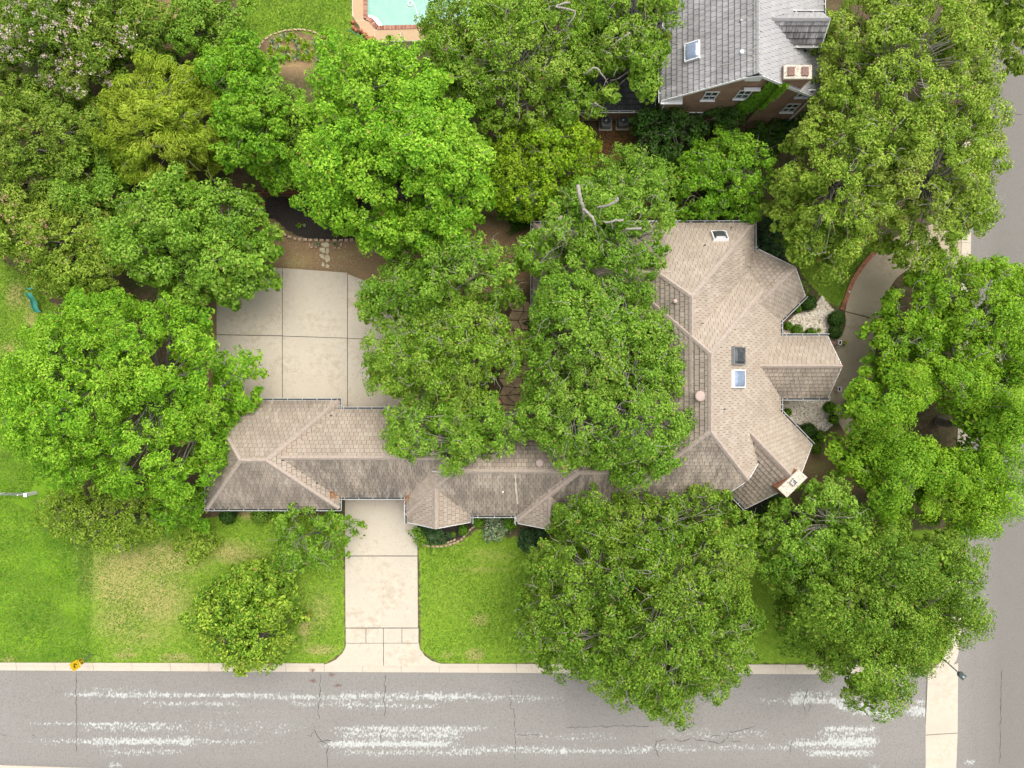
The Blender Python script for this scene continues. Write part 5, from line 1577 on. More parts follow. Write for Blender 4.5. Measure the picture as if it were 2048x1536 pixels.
# --- the middle of the court
tree([(725, 590), (742, 552), (800, 515), (860, 470), (930, 462), (990, 475), (1040, 505), (1055, 560), (1010, 600), (960, 600), (900, 610), (850, 640), (790, 660), (740, 655), (722, 620)], 4.0, 9.0, 'oak_open', 'green',
     'open-crowned oak between the parking court and the mulch bed', seed=38, name='oak_tree', holes=[(985, 540, 16), (820, 640, 12)])
tree([(735, 680), (790, 660), (850, 640), (900, 600), (980, 600), (1045, 645), (1068, 690), (1035, 745), (1000, 770), (960, 795), (900, 800), (840, 795), (790, 785), (745, 785), (725, 730)], 4.5, 10.5, 'oak', 'oak',
     'leaning oak standing over the stone patio and parking court', seed=39, name='oak_tree')
tree([(755, 840), (800, 800), (860, 800), (930, 790), (985, 800), (1035, 835), (1048, 880), (1010, 912), (950, 905), (920, 950), (862, 940), (800, 905)], 5.0, 9.5, 'oak_open', 'green',
     'oak limbs draped across the middle roof ridge', seed=40, name='oak_tree')
tree([(1058, 700), (1058, 640), (1075, 575), (1110, 525), (1180, 545), (1250, 560), (1300, 555), (1312, 620), (1362, 640), (1388, 720), (1372, 800), (1388, 850), (1372, 910), (1330, 962), (1270, 972), (1200, 952), (1130, 932), (1062, 892), (1045, 830), (1052, 770)], 5.5, 12.5, 'oak', 'green',
     'massive courtyard oak covering the west roof slope', seed=41, name='oak_tree', holes=[(1190, 545, 14)])
# --- bottom and right
tree([(1048, 1100), (1095, 1050), (1112, 1005), (1180, 982), (1250, 998), (1330, 985), (1420, 988), (1475, 1000), (1505, 1040), (1525, 1100), (1508, 1160), (1525, 1230), (1515, 1300), (1492, 1382), (1440, 1402), (1400, 1392), (1360, 1442), (1290, 1446), (1230, 1420), (1200, 1382), (1150, 1372), (1080, 1342), (1035, 1290), (1028, 1230), (1062, 1170)], 3.5, 12.5, 'oak', 'deep',
     'broad deep-green oak hanging over the front kerb', seed=42, name='oak_tree', size=1.1)
tree([(1500, 1060), (1545, 1050), (1600, 965), (1690, 955), (1745, 1010), (1730, 1100), (1670, 1180), (1590, 1190), (1525, 1140)], 3.0, 9.0, 'oak', 'green', 'shadier oak just below the brick chimney', seed=43, name='oak_tree')
tree([(1530, 1180), (1640, 1120), (1700, 1040), (1800, 1030), (1900, 1060), (1945, 1065), (1945, 1110), (1948, 1180), (1972, 1240), (1940, 1282), (1895, 1318), (1858, 1352), (1825, 1388), (1775, 1412), (1720, 1402), (1662, 1392), (1602, 1342), (1562, 1292), (1572, 1220)], 4.0, 12.0, 'live', 'deep',
     'great rounded oak at the street corner beside the lamp', seed=44, name='oak_tree')
for i, (px, py, r_, zz, lab) in enumerate([(1770, 815, 84, 8.5, 'puffy live oak lobe tree nearest the entry gable'), (1842, 785, 78, 9.5, 'tall puffy live oak above the dark gap in the trees'),
                                           (1985, 850, 100, 9.0, 'puffy live oak leaning over the cross street'), (1768, 925, 84, 8.0, 'puffy live oak beside the bare soil patch'),
                                           (1850, 940, 84, 9.0, 'puffy live oak below the dark gap in the trees'), (1950, 985, 95, 8.5, 'puffy live oak between street and tan drive end')]):
    tree(poly_circle(px, py, r_, 12, .16, i), 3.0, zz, 'live', 'live', lab, seed=60 + i, name='live_oak', holes=[(1866, 846, 88), (1812, 972, 42)], group='live oaks by the cross street')
tree([(1752, 700), (1758, 650), (1778, 605), (1812, 555), (1850, 520), (1920, 500), (1990, 515), (2080, 550), (2080, 770), (1990, 790), (1920, 765), (1830, 735), (1760, 735)], 3.0, 9.0, 'oak', 'live',
     'bright oak overhanging the circular drive and the street', seed=45, name='oak_tree')
tree([(1560, 400), (1575, 330), (1612, 265), (1640, 180), (1650, 120), (1650, 50), (1685, -10), (1740, -50), (1900, -50), (1965, 60), (2005, 140), (1992, 230), (2015, 290), (1995, 340), (1972, 380), (1988, 420), (1962, 480), (1900, 505), (1850, 525), (1790, 512), (1750, 482), (1715, 545), (1655, 540), (1615, 500), (1580, 450)], 4.0, 13.0, 'oak', 'olive',
     'enormous olive-green oak with a web of pale twigs', seed=46, name='oak_tree', size=1.1)
tree([(1880, -60), (2090, -60), (2090, 120), (2040, 150), (2005, 135), (1965, 90)], 4.0, 10.0, 'oak_open', 'olive', 'smaller oak in front of the cross street past the enormous oak', seed=47, name='oak_tree')
# dark understorey
for i, (px, py, r_, ry, zz, lab) in enumerate([(560, 355, 40, 20, 1.6, 'dark evergreen shrub behind the wooden fence'), (700, 430, 26, 22, 1.2, 'dark shrub in the mulch bed under the lime tree'), (780, 440, 30, 24, 1.3, 'spreading dark shrub at the far end of the mulch bed'),
                                               (1035, 445, 30, 16, 1.1, 'dark shrub beside the brown garden path'), (1540, 470, 26, 36, 1.3, 'feathery dark shrub at the north-east eave corner'), (1075, 640, 22, 26, 0.9, 'dark shrub in the curved patio bed'),
                                               (330, 130, 40, 22, 2.0, 'dark shrub between the myrtle and the cedar'), (1590, 575, 22, 24, 1.0, 'yellow-flecked shrub below the north-east gable'),
                                               (1500, 1035, 20, 14, 1.0, 'dark shrub under the south-east gable'), (1545, 1010, 22, 16, 1.0, 'dark shrub at the foot of the chimney'), (1460, 400, 40, 30, 1.4, 'dark shrub under the vivid green tree')]):
    tree(poly_circle(px, py, r_, 12, .15, i, ry), 0.1, zz, 'shrub', 'olive' if 'yellow' in lab else ('juniper' if 'feathery' in lab else 'dark'), lab, 'shrub', 'shrub', seed=80 + i, trunk=False)

# --- clipped balls and small shrubs
def ball(px, py, r_px, h, leafm, label, seed, name='boxwood_ball', L=0.085, dens=900, group=None):
    rng = np.random.default_rng(seed)
    x, y, _ = W(px, py, h * .6); r_ = r_px * (H - h * .6) / F
    T = thing(name, (x, y, 0), label, 'shrub', group)
    n = int(dens * 3.0 * r_ * r_)
    D = rng.normal(size=(n, 3)); D /= np.linalg.norm(D, axis=1)[:, None]
    D[:, 2] = np.where(D[:, 2] < -0.6, -D[:, 2], D[:, 2])
    bump = 1 + 0.05 * np.sin(D[:, 0] * 9 + seed) * np.cos(D[:, 1] * 8)
    P = np.array([x, y, h * .52]) + D * np.array([r_, r_, h * .5]) * (rng.uniform(.88, 1.03, n) * bump)[:, None]
    N = D + rng.normal(size=(n, 3)) * .35; N /= np.linalg.norm(N, axis=1)[:, None]
    leaf_mesh('foliage', P, N, L * rng.uniform(.7, 1.4, n), .6, LEAF[leafm], T, rng)
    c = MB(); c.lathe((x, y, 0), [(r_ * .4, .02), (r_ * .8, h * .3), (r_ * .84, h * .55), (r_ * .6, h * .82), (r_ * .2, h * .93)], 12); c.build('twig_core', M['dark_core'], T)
    return T
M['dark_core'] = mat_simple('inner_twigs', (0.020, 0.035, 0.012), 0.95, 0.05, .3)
for i, (px, py, r_, h, lm, lab) in enumerate([(1674, 638, 17.5, 1.2, 'dark', 'larger clipped ball shrub between gravel and drive'), (1672, 664, 14.5, 1.0, 'dark', 'smaller clipped ball shrub beside the entry pier'),
        (1622, 668, 13, .9, 'green', 'rounded shrub against the entry north eave'), (1618, 606, 17, 1.1, 'dark', 'dark rounded shrub below the north-east gable corner'),
        (1577, 652, 9, .6, 'fresh', 'small bright shrub in the gravel corner by the east eave'), (1595, 660, 12, .7, 'green', 'leafy shrub in the gravel beside the entry eave'), (1596, 618, 8, .7, 'fresh', 'small bright shrub under the diagonal gutter'),
        (1618, 862, 17, 1.1, 'dark', 'dark rounded shrub beside the lower gravel bed'), (1642, 874, 13, .9, 'green', 'light green ball shrub next to the bare soil'),
        (1634, 898, 12, .8, 'green', 'light green ball shrub by the south-east eave corner'), (1625, 885, 10, .7, 'fresh', 'small shrub wedged between two light green balls'), (1575, 825, 9, .7, 'fresh', 'small bright shrub where the two eaves meet the lower gravel'),
        (1660, 815, 13, 1.0, 'fresh', 'bright shrub at the right edge of the lower gravel'), (1668, 838, 11, .9, 'fresh', 'bright shrub below the lower gravel lantern'), (1600, 590, 9, .8, 'fresh', 'bright leafy sprig shrub at the gable tip'),
        (927, 1061, 11, .9, 'ivy', 'round clipped shrub in the front mulch bed'), (906, 1069, 6, .5, 'green', 'tiny round shrub beside the round clipped one'),
        (956, 1043, 13, .9, 'fresh', 'leafy shrub in the corner right of the left bay'), (1022, 1046, 15, .9, 'fresh', 'bright shrub beside the variegated one'),
        (1030, 455, 9, .7, 'green', 'small round green shrub at the end of the brown path'), (520, 1030, 20, .8, 'green', 'low shrub at the garage south wall'), (560, 1028, 22, .9, 'green', 'shrub between the thin tree and garage wall'), (455, 1032, 18, .9, 'dark', 'dark shrub by the garage south-west corner'),
        (1638, 660, 4, .25, 'yellowgreen', 'tiny yellow plant in the white gravel')]):
    ball(px, py, r_, h, lm, lab, 200 + i)
tree(poly_circle(993, 1056, 24, 12, .12, 3), 0.1, 0.9, 'shrub', 'variegated', 'large cream-variegated shrub under the front gutter', 'shrub', 'shrub', seed=120, trunk=False, size=.6)
tree([(835, 1058), (862, 1062), (900, 1058), (905, 1070), (890, 1085), (865, 1092), (845, 1086)], 0.1, 0.9, 'cedar', 'juniper', 'spreading blue-green juniper in the front bed', 'shrub', 'juniper_shrub', seed=121, trunk=False, size=.6)
tree([(826, 1052), (845, 1055), (848, 1075), (852, 1092), (832, 1092), (826, 1070)], 0.2, 1.3, 'shrub', 'green', 'upright green hedge at the driveway edge', 'shrub', 'hedge', seed=122, trunk=False, size=.6)
tree([(1035, 1055), (1090, 1055), (1095, 1085), (1050, 1110), (1035, 1085)], 0.1, 1.0, 'cedar', 'juniper', 'blue-green juniper under the right bay', 'shrub', 'juniper_shrub', seed=123, trunk=False, size=.7)
# spiky plants in the mulch bed and the iris bed
def spiky(px, py, r_px, label, leafm, seed, n=26, group=None):
    rng = np.random.default_rng(seed)
    x, y, _ = W(px, py); r_ = r_px * H / F
    T = thing('spiky_plant', (x, y, 0), label, 'plant', group)
    mb = MB()
    for k in range(n):
        a_ = rng.uniform(0, 6.28); l = r_ * rng.uniform(.6, 1.1); hgt = rng.uniform(.15, .4)
        d = np.array([math.cos(a_), math.sin(a_)]); s = np.array([-d[1], d[0]]) * .034
        p0 = (x, y, 0.0); m_ = (x + d[0] * l * .55, y + d[1] * l * .55, hgt)
        mb.face([(x + s[0], y + s[1], 0), (x - s[0], y - s[1], 0), (m_[0] - s[0], m_[1] - s[1], m_[2]), (m_[0] + s[0], m_[1] + s[1], m_[2])])
        mb.face([(m_[0] + s[0], m_[1] + s[1], m_[2]), (m_[0] - s[0], m_[1] - s[1], m_[2]), (x + d[0] * l, y + d[1] * l, hgt * .7)])
    mb.build('leaf_blades', LEAF[leafm], T)
    return T
spiky(599, 452, 7, 'small green tuft plant in the left of the mulch bed', 'fresh', 1)
spiky(611, 452, 4, 'tiny pale tuft plant beside the small green tuft', 'variegated', 2)
spiky(673, 468, 10, 'spiky yucca in the mulch bed near the flagstones', 'green', 3, 40)
spiky(700, 470, 8, 'spiky plant beside the pale rock in the mulch bed', 'juniper', 4)
spiky(676, 443, 7, 'dull green tuft in the mulch bed under the lime tree', 'juniper', 5)
spiky(636, 489, 6, 'cream-striped plant in the left stone square', 'variegated', 6)
spiky(672, 489, 5, 'cream-striped plant in the right stone square', 'variegated', 7)
spiky(780, 78, 9, 'dark green plant at the edge of the pool deck', 'green', 8, 40)
rng = np.random.default_rng(33)
k = 0
bed = np.array(W2([(520, 105), (535, 82), (585, 64), (640, 78), (652, 100), (640, 130), (600, 140), (550, 135)]))
for px, py in [(540 + 13.5 * (q % 9) + (6 if (q // 9) % 2 else 0) + rng.uniform(-4, 4), 74 + 11 * (q // 9) + rng.uniform(-3, 3)) for q in range(45)]:
    if sdist([W(px, py)[:2]], bed)[0] > 0.1:
        spiky(px, py, rng.uniform(8, 12), 'sprawling yellow-green iris in the round bed by the pool lawn', 'yellowgreen' if k % 3 else 'variegated', 300 + k, 16, 'irises in the round bed'); k += 1

# ivy over the neighbour's chimney and wall
def ivy():
    rng = np.random.default_rng(9)
    T = thing('ivy', (17.5, 19.4, 0), 'bright ivy climbing the neighbour chimney and gable wall', 'ivy')
    q = []
    for _ in range(16000):
        x, z = rng.uniform(15.9, 18.2), rng.uniform(1.2, 8.3)
        mid = 16.2 + (z - 2.5) * 0.27
        if abs(x - mid) < 0.62 + .25 * math.sin(z * 3) * math.sin(z * 1.3 + 1) + .12 * rng.normal() and x < 17.95: q.append((x, 19.70 - (.25 if x > 17.4 else 0) + rng.uniform(-.16, .05), z))
    P = np.array(q)
    N = np.tile([0, -.75, .65], (len(P), 1)) + rng.normal(size=P.shape) * .35; N /= np.linalg.norm(N, axis=1)[:, None]
    leaf_mesh('foliage', P, N, rng.uniform(.10, .2, len(P)), .8, LEAF['ivy'], T, rng)
ivy()

# ------------------------------------------------------------------ gravel beds and leaf litter
def pebbles(poly_px, n, seed, label):
    rng = np.random.default_rng(seed)
    w = np.array(W2(poly_px)); q = rng.uniform(w.min(0), w.max(0), (n * 2, 2)); q = q[sdist(q, w) > .03][:n]
    oc = np.array([(1, 0, 0), (-1, 0, 0), (0, 1, 0), (0, -1, 0), (0, 0, 1)], float)
    fc = [(0, 2, 4), (2, 1, 4), (1, 3, 4), (3, 0, 4)]
    v, f = [], []
    for k, p in enumerate(q):
        s = rng.uniform(.055, .125); a_ = rng.uniform(0, 3.14); ca, sa = math.cos(a_), math.sin(a_)
        sx, sy, sz = s, s * rng.uniform(.5, .9), s * rng.uniform(.5, .8)
        b = len(v); z = rng.uniform(0, .05)
        for o in oc:
            X, Y = o[0] * sx, o[1] * sy
            v.append((p[0] + X * ca - Y * sa, p[1] + X * sa + Y * ca, z + o[2] * sz))
        f += [tuple(b + i for i in t) for t in fc]
    me = bpy.data.meshes.new('gravel'); me.from_pydata(v, [], f); me.update()
    tag(link_mesh('gravel', me, M['pebble']), label, 'gravel', kind='stuff')
    gb = MB(); gb.face([(x, y, 0.012) for x, y in ccw([tuple(p) for p in w])]); o = gb.build('gravel_bed', M['edging'], None); tag(o, kind='structure')
pebbles([(1568, 650), (1590, 630), (1615, 620), (1632, 605), (1644, 592), (1658, 610), (1672, 624), (1658, 640), (1660, 680), (1566, 680)], 5200, 3, 'white river gravel bed north of the entry')
pebbles([(1560, 792), (1660, 792), (1660, 830), (1664, 852), (1650, 862), (1622, 858), (1590, 845), (1560, 826)], 5200, 4, 'tan and white gravel bed south of the entry')
def litter(name, poly_px, n, seed, label):
    rng = np.random.default_rng(seed)
    w = np.array(W2(poly_px)); q = rng.uniform(w.min(0), w.max(0), (n * 2, 2)); q = q[sdist(q, w) > 0][:n]
    mb = MB()
    for p in q:
        a_ = rng.uniform(0, 6.28); l = rng.uniform(.03, .08); d = (math.cos(a_) * l, math.sin(a_) * l); z = rng.uniform(.01, .05)
        mb.face([(p[0] - d[0], p[1] - d[1], z), (p[0] - d[1] * .4, p[1] + d[0] * .4, z + .02), (p[0] + d[0], p[1] + d[1], z), (p[0] + d[1] * .4, p[1] - d[0] * .4, z + .015)])
    tag(mb.build(name, M['litter'], None), label, 'leaf litter', kind='stuff')
litter('leaf_litter', [(1200, 240), (1260, 235), (1275, 320), (1230, 340), (1180, 330)], 1600, 5, 'brown fallen leaves around the air conditioners')
litter('leaf_litter', [(1330, 405), (1440, 405), (1440, 440), (1330, 440)], 500, 6, 'brown fallen leaves along the north eave')

# ------------------------------------------------------------------ pool
pool = thing('swimming_pool', W(800, 20), 'pale aqua pool corner with red brick coping', 'pool')
inner = [(735, -140), (735, 33)] + smooth_line([(737, 35), (744, 36), (751, 44), (756, 51)], 4) + [(960, 46), (960, -140)]
iw = W2(inner)
fl_ = MB(); fl_.face([(x, y, -1.15) for x, y in ccw(iw)])
cw = ccw(iw)
for i in range(len(cw)):
    a_, b_ = cw[i], cw[(i + 1) % len(cw)]
    fl_.face([(*a_, .0), (*b_, .0), (*b_, -1.2), (*a_, -1.2)])
fl_.build('basin', M['plaster'], pool)
wt = MB(); wt.face([(x, y, -0.10) for x, y in cw]); wt.build('water', M['water'], pool)
stp = MB(); sp_ = [(736, 29)] + smooth_line([(745, 30), (755, 36), (762, 44), (765, 51)], 4) + [(757, 50.5), (750, 43), (744, 36.5), (737, 34.5)]
stp.prism(W2(sp_), -0.5, -0.07); stp.build('step', M['white'], pool)
# each coping brick on its own
edge = [(731, -140), (731, 31)] + smooth_line([(733, 37), (741, 40), (748, 49), (754, 56)], 6) + [(960, 51)]
EL = [Vector(W(*p)) for p in edge]
acc, i, n_b = 0.0, 0, 0
bw = 0.105
me_b = None
tot = sum((EL[k + 1] - EL[k]).length for k in range(len(EL) - 1))
s = 0.0
def at_len(s):
    for k in range(len(EL) - 1):
        l = (EL[k + 1] - EL[k]).length
        if s <= l: return EL[k].lerp(EL[k + 1], s / l), (EL[k + 1] - EL[k]).normalized()
        s -= l
    return EL[-1], (EL[-1] - EL[-2]).normalized()
bm_ = MB(); bm_.box((0, 0, 0), (bw * .84, .30, .10))
bmesh_ = bpy.data.meshes.new('coping_brick'); bmesh_.from_pydata(bm_.v, [], bm_.f)
mbr = NT('coping_brick', .9, .2); rv = mbr.n("ShaderNodeObjectInfo").outputs["Random"]
mbr.color(mbr.ramp(rv, [(0, (.22, .085, .06)), (.5, (.36, .17, .12)), (1, (.48, .27, .20))])); bmesh_.materials.append(mbr.m)
while s < tot and n_b < 290:
    p, d = at_len(s)
    if -29.6 < p.y < 29.8:
        o = bpy.data.objects.new('coping_brick', bmesh_); o.location = p + Vector((0, 0, .02)) - ORG[pool.name]
        o.rotation_euler = (0, 0, math.atan2(d.y, d.x)); col.objects.link(o); o.parent = pool; n_b += 1
    s += bw
pd = thing('pool_deck', W(760, 70), None, None); tag(pd, kind='structure')
slab([(704.5, -140), (726.5, -140), (726.8, 39.5), (709, 40.5), (705.5, 20)], pd, 'pooldeck', .02)
slab([(709.5, 41.5), (727, 40.3), (740, 44), (746, 54), (749, 59), (749, 83), (742, 76), (722, 56)], pd, 'pooldeck', .02)
slab([(750, 59.3), (800.7, 57.4), (801, 81.5), (750, 83)], pd, 'pooldeck', .02)
slab([(802, 57.3), (960, 52), (960, 78), (802, 81.4)], pd, 'pooldeck', .02)
jn = MB(); jn.prism(W2([(704, -140), (727.2, -140), (727.2, 39), (747, 50), (750, 58.5), (960, 51), (960, 79), (750, 84.2), (722, 58), (704, 30)]), -.15, .008); jn.build('joint_bed', M['cement'], pd)
rr = random.Random(5)
def rock(px, py, r_, mat, label, cat='rock', group=None, h=.2, name='rock'):
    x, y, _ = W(px, py); k = 9
    mb = MB(); R_ = r_ * H / F
    ring = [R_ * rr.uniform(.75, 1.1) for _ in range(k)]
    pl0 = [(x + ring[q] * math.cos(6.283 * q / k), y + ring[q] * math.sin(6.283 * q / k)) for q in range(k)]
    n0 = len(mb.v)
    for sc, z in ((1, -.05), (.98, h * .45), (.72, h * .9), (.25, h)):
        mb.v += [(x + (p[0] - x) * sc, y + (p[1] - y) * sc, z * rr.uniform(.85, 1.1)) for p in pl0]
    for l in range(3):
        for q in range(k):
            q2 = (q + 1) % k; mb.f.append((l * k + q, l * k + q2, (l + 1) * k + q2, (l + 1) * k + q)); mb.at.append(0)
    mb.f.append(tuple(3 * k + q for q in range(k))); mb.at.append(0)
    return single(name, mb, M[mat], label, cat, group)
for px, py, r_ in ((706, 46, 4), (708, 57, 5), (713, 62, 4), (722, 63, 4.5), (731, 71, 5), (741, 79, 6), (735, 78, 4), (748, 78, 4), (727, 67, 3.5)):
    rock(px, py, r_, 'redrock', 'rough orange-red rock at the angled corner of the pool deck', group='red rocks by the pool deck', h=.3)
rock(648, 76, 3.5, 'redrock', 'single orange rock at the rim of the iris bed')
rock(685, 463, 4, 'cement', 'pale rock in the mulch bed beside the yucca', h=.15)
rock(1653, 652, 4, 'edging', 'flat tan rock in the white gravel', h=.1)
rock(1570, 805, 6, 'stone', 'squarish tan stone in the lower gravel under the eave', h=.25)
# floating pool cleaner with its hose
pcn = thing('pool_cleaner', W(820, 6), 'white floating pool cleaner ring with trailing hose', 'pool cleaner')
mb = MB(); c = W(820.5, 7, -.05)
mb.tube([(c[0] + .19 * math.cos(t), c[1] + .19 * math.sin(t), -.06) for t in np.linspace(0, 6.2832, 18)], .035, 6); mb.build('float_ring', M['white'], pcn)
mb = MB(); mb.tube([(*W(823, 3)[:2], -.07), (*W(829, 8)[:2], -.08), (*W(832, 18)[:2], -.08), (*W(834, 30)[:2], -.08), (*W(838, 45)[:2], -.08)], .025, 6); mb.build('hose', M['white'], pcn)
gh = thing('garden_hose', W(705, 68), 'thin green garden hose looped on the pool lawn', 'hose')
mb = MB(); mb.tube([(*W(px, py)[:2], .03) for px, py in smooth_line([(694, 62), (700, 60), (708, 66), (716, 70), (722, 74), (723, 80), (717, 82)], 6)], .03, 6); mb.build('hose', M['slide'], gh)
bl = thing('ball', W(700, 77), 'small dark teal ball on the pool lawn', 'ball')
mb = MB(); x, y, _ = W(700, 77); mb.lathe((x, y, 0), [(.04, 0), (.11, .05), (.13, .13), (.11, .2), (.06, .24), (.01, .25)], 14); mb.build('shell', M['lamp'], bl, smooth=True)

# ------------------------------------------------------------------ road sign
sg = thing('road_sign', W(186, 1308), 'yellow curve warning sign with a speed plaque by the kerb', 'sign')
bx_, by_, _ = W(186, 1308)
mb = MB(); mb.tube([(bx_, by_, -.1), (bx_, by_, 2.75)], .035, 8); mb.build('post', M['steel'], sg)
f0 = Vector((-bx_, -by_, 0)).normalized()                     # turned towards the junction
tr = Vector((-f0.y, f0.x, 0))                                  # the reader's right
def signpt(u, v, z, off):
    return (bx_ + tr.x * u + f0.x * off, by_ + tr.y * u + f0.y * off, z + v)
def plate(pts, z, off, name, mat, parent, th=.012):
    mb = MB(); a_ = [signpt(u, v, z, off) for u, v in pts]; b_ = [signpt(u, v, z, off - th) for u, v in pts]
    mb.face(a_); mb.face(b_[::-1]); k = len(pts)
    for q in range(k): mb.face([a_[q], b_[q], b_[(q + 1) % k], a_[(q + 1) % k]])
    return mb.build(name, mat, parent)
pb = plate([(-.31, -.45), (.31, -.45), (.31, .45), (-.31, .45)], 2.3, .06, 'sign_plate', M['yellow'], sg)
arc = [(0.16 * math.cos(t) - .01, 0.16 * math.sin(t) - .02) for t in np.linspace(-1.9, 1.55, 12)]
inn = [(0.085 * math.cos(t) - .01, 0.085 * math.sin(t) - .02) for t in np.linspace(1.55, -1.9, 12)]
plate(arc + inn, 2.3, .075, 'arrow_symbol', M['black'], pb, .006)
plate([(-.02, .04), (-.02, .24), (-.18, .12)], 2.3, .077, 'arrow_head', M['black'], pb, .006)
pq = plate([(-.23, -.2), (.23, -.2), (.23, .2), (-.23, .2)], 1.58, .06, 'speed_plaque', M['yellow'], sg)
def glyph(segs, cx, cz, w_, h_):
    for a_, b_ in segs:
        x0, x1 = sorted((a_[0], b_[0])); z0, z1 = sorted((a_[1], b_[1])); t = .028
        plate([(cx + x0 * w_ - t, cz + z0 * h_ - t), (cx + x1 * w_ + t, cz + z0 * h_ - t), (cx + x1 * w_ + t, cz + z1 * h_ + t), (cx + x0 * w_ - t, cz + z1 * h_ + t)], 1.58, .075, 'numeral_stroke', M['black'], pq, .006)
glyph([((0, 2), (1, 2)), ((1, 2), (1, 1)), ((0, 1), (1, 1)), ((0, 1), (0, 0)), ((0, 0), (1, 0))], -.16, -.11, .10, .11)
glyph([((0, 0), (0, 2)), ((1, 0), (1, 2)), ((0, 0), (1, 0)), ((0, 2), (1, 2))], .06, -.11, .10, .11)

# ------------------------------------------------------------------ street lamp
zl = 7.2
hx, hy, _ = W(1922, 1350, zl); ax_, ay_, _ = W(1896, 1326.5, zl)
sl = thing('street_lamp', (ax_ - .2, ay_ + .2, 0), 'dark green box-headed street lamp at the corner by the great oak', 'lamp')
mb = MB(); mb.tube([(ax_ - .2, ay_ + .2, -.1), (ax_ - .2, ay_ + .2, 1.0), (ax_ - .2, ay_ + .2, zl - .5), (ax_ - .15, ay_ + .15, zl)], [.13, .1, .08, .06], 8); mb.build('pole', M['lamp'], sl)
mb = MB(); mb.tube([(ax_ - .2, ay_ + .2, zl - .1), (ax_, ay_, zl), (hx, hy, zl + .02)], .045, 6); mb.build('arm', M['lamp'], sl)
d = Vector((hx - ax_, hy - ay_, 0)).normalized(); rz = math.atan2(d.y, d.x)
mb = MB()
q0, q1, q2 = Vector((hx, hy, zl)) - d * .26, Vector((hx, hy, zl)) - d * .12, Vector((hx, hy, zl)) + d * .26
s_ = Vector((-d.y, d.x, 0))
mb.prism([(q0 + s_ * .06)[:2], (q1 + s_ * .19)[:2], (q2 + s_ * .19)[:2], (q2 - s_ * .19)[:2], (q1 - s_ * .19)[:2], (q0 - s_ * .06)[:2]], zl - .06, zl + .14, inset=.03)
hd = mb.build('lamp_head', M['lamp'], sl)
mb = MB(); c = Vector((hx, hy, zl + .15)) + d * .1; mb.box(c, (.16, .12, .03), rz); mb.build('photocell', M['steel'], hd)
mb = MB(); c = Vector((hx, hy, zl - .07)); mb.box(c, (.36, .3, .03), rz); mb.build('lens', M['white'], hd)

# ------------------------------------------------------------------ play slide, fence, condensers, odds and ends
sd = thing('play_slide', W(82, 622), 'wavy dark green plastic play slide on the lawn edge', 'slide')
mb = MB(); rows = 14
L_, R_ = [], []
prof = []
for k in range(rows + 1):
    t = k / rows
    x, y, _ = W(82 + 2.0 * math.sin(t * 6.0) - 1, 590 + 35 * t)
    z = 1.15 * (1 - t) ** 1.0 + .12 * math.sin(t * 9) * (1 - t) + .12
    prof.append([(x - .25, y, z + .14), (x - .21, y, z + .15), (x - .18, y, z), (x + .18, y, z), (x + .21, y, z + .15), (x + .25, y, z + .14)])
for k in range(rows):
    for m_ in range(5):
        mb.face([prof[k + 1][m_], prof[k + 1][m_ + 1], prof[k][m_ + 1], prof[k][m_]])
mb.build('chute', M['slide'], sd, smooth=True)
x0, y0, _ = W(82, 587)
for dx in (-.22, .22):
    b_ = MB(); b_.tube([(x0 + dx, y0 + .1, 1.5), (x0 + dx, y0 + .55, 0)], .035, 6); b_.build('ladder_rail', M['slide'], sd)
for k in range(4):
    b_ = MB(); b_.box((x0, y0 + .2 + .1 * k, 1.2 - .3 * k), (.44, .09, .04)); b_.build('rung', M['slide'], sd)
bxo = thing('white_plank', W(90, 572), 'short white plank lying behind the green slide', 'plank')
mb = MB(); x, y, _ = W(90, 573); mb.box((x, y, .55), (.34, .16, .06), -.3); mb.build('board', M['white'], bxo)

fn = thing('rail_fence', W(20, 985), 'grey metal rail fence with white end pillar beside the left lawn', 'fence')
xL, xR = W(-140, 985)[0], W(70, 985)[0]; yF = W(0, 985)[1]
for z in (.25, .75, 1.2):
    mb = MB(); mb.box(((xL + xR) / 2, yF, z), (xR - xL, .03, .035)); mb.build('rail', M['steel'], fn)
for k in range(5):
    mb = MB(); mb.box((xL + (xR - xL) * k / 4.4 + .3, yF, .65), (.07, .07, 1.3)); mb.build('post', M['white'], fn)
for k in range(4):
    x0 = xL + (xR - xL) * k / 4.4 + .35; x1 = x0 + (xR - xL) / 4.4
    mb = MB(); mb.tube([(x0, yF + .03, .25), (x1, yF + .03, 1.2)], .02, 5); mb.build('brace', M['steel'], fn)
mb = MB(); mb.box((xR + .1, yF, .6), (.2, .24, 1.2)); p_ = mb.build('pillar', M['white'], fn)
mb = MB(); mb.box((xR + .1, yF, 1.23), (.25, .29, .06)); mb.build('pillar_cap', M['white'], p_)

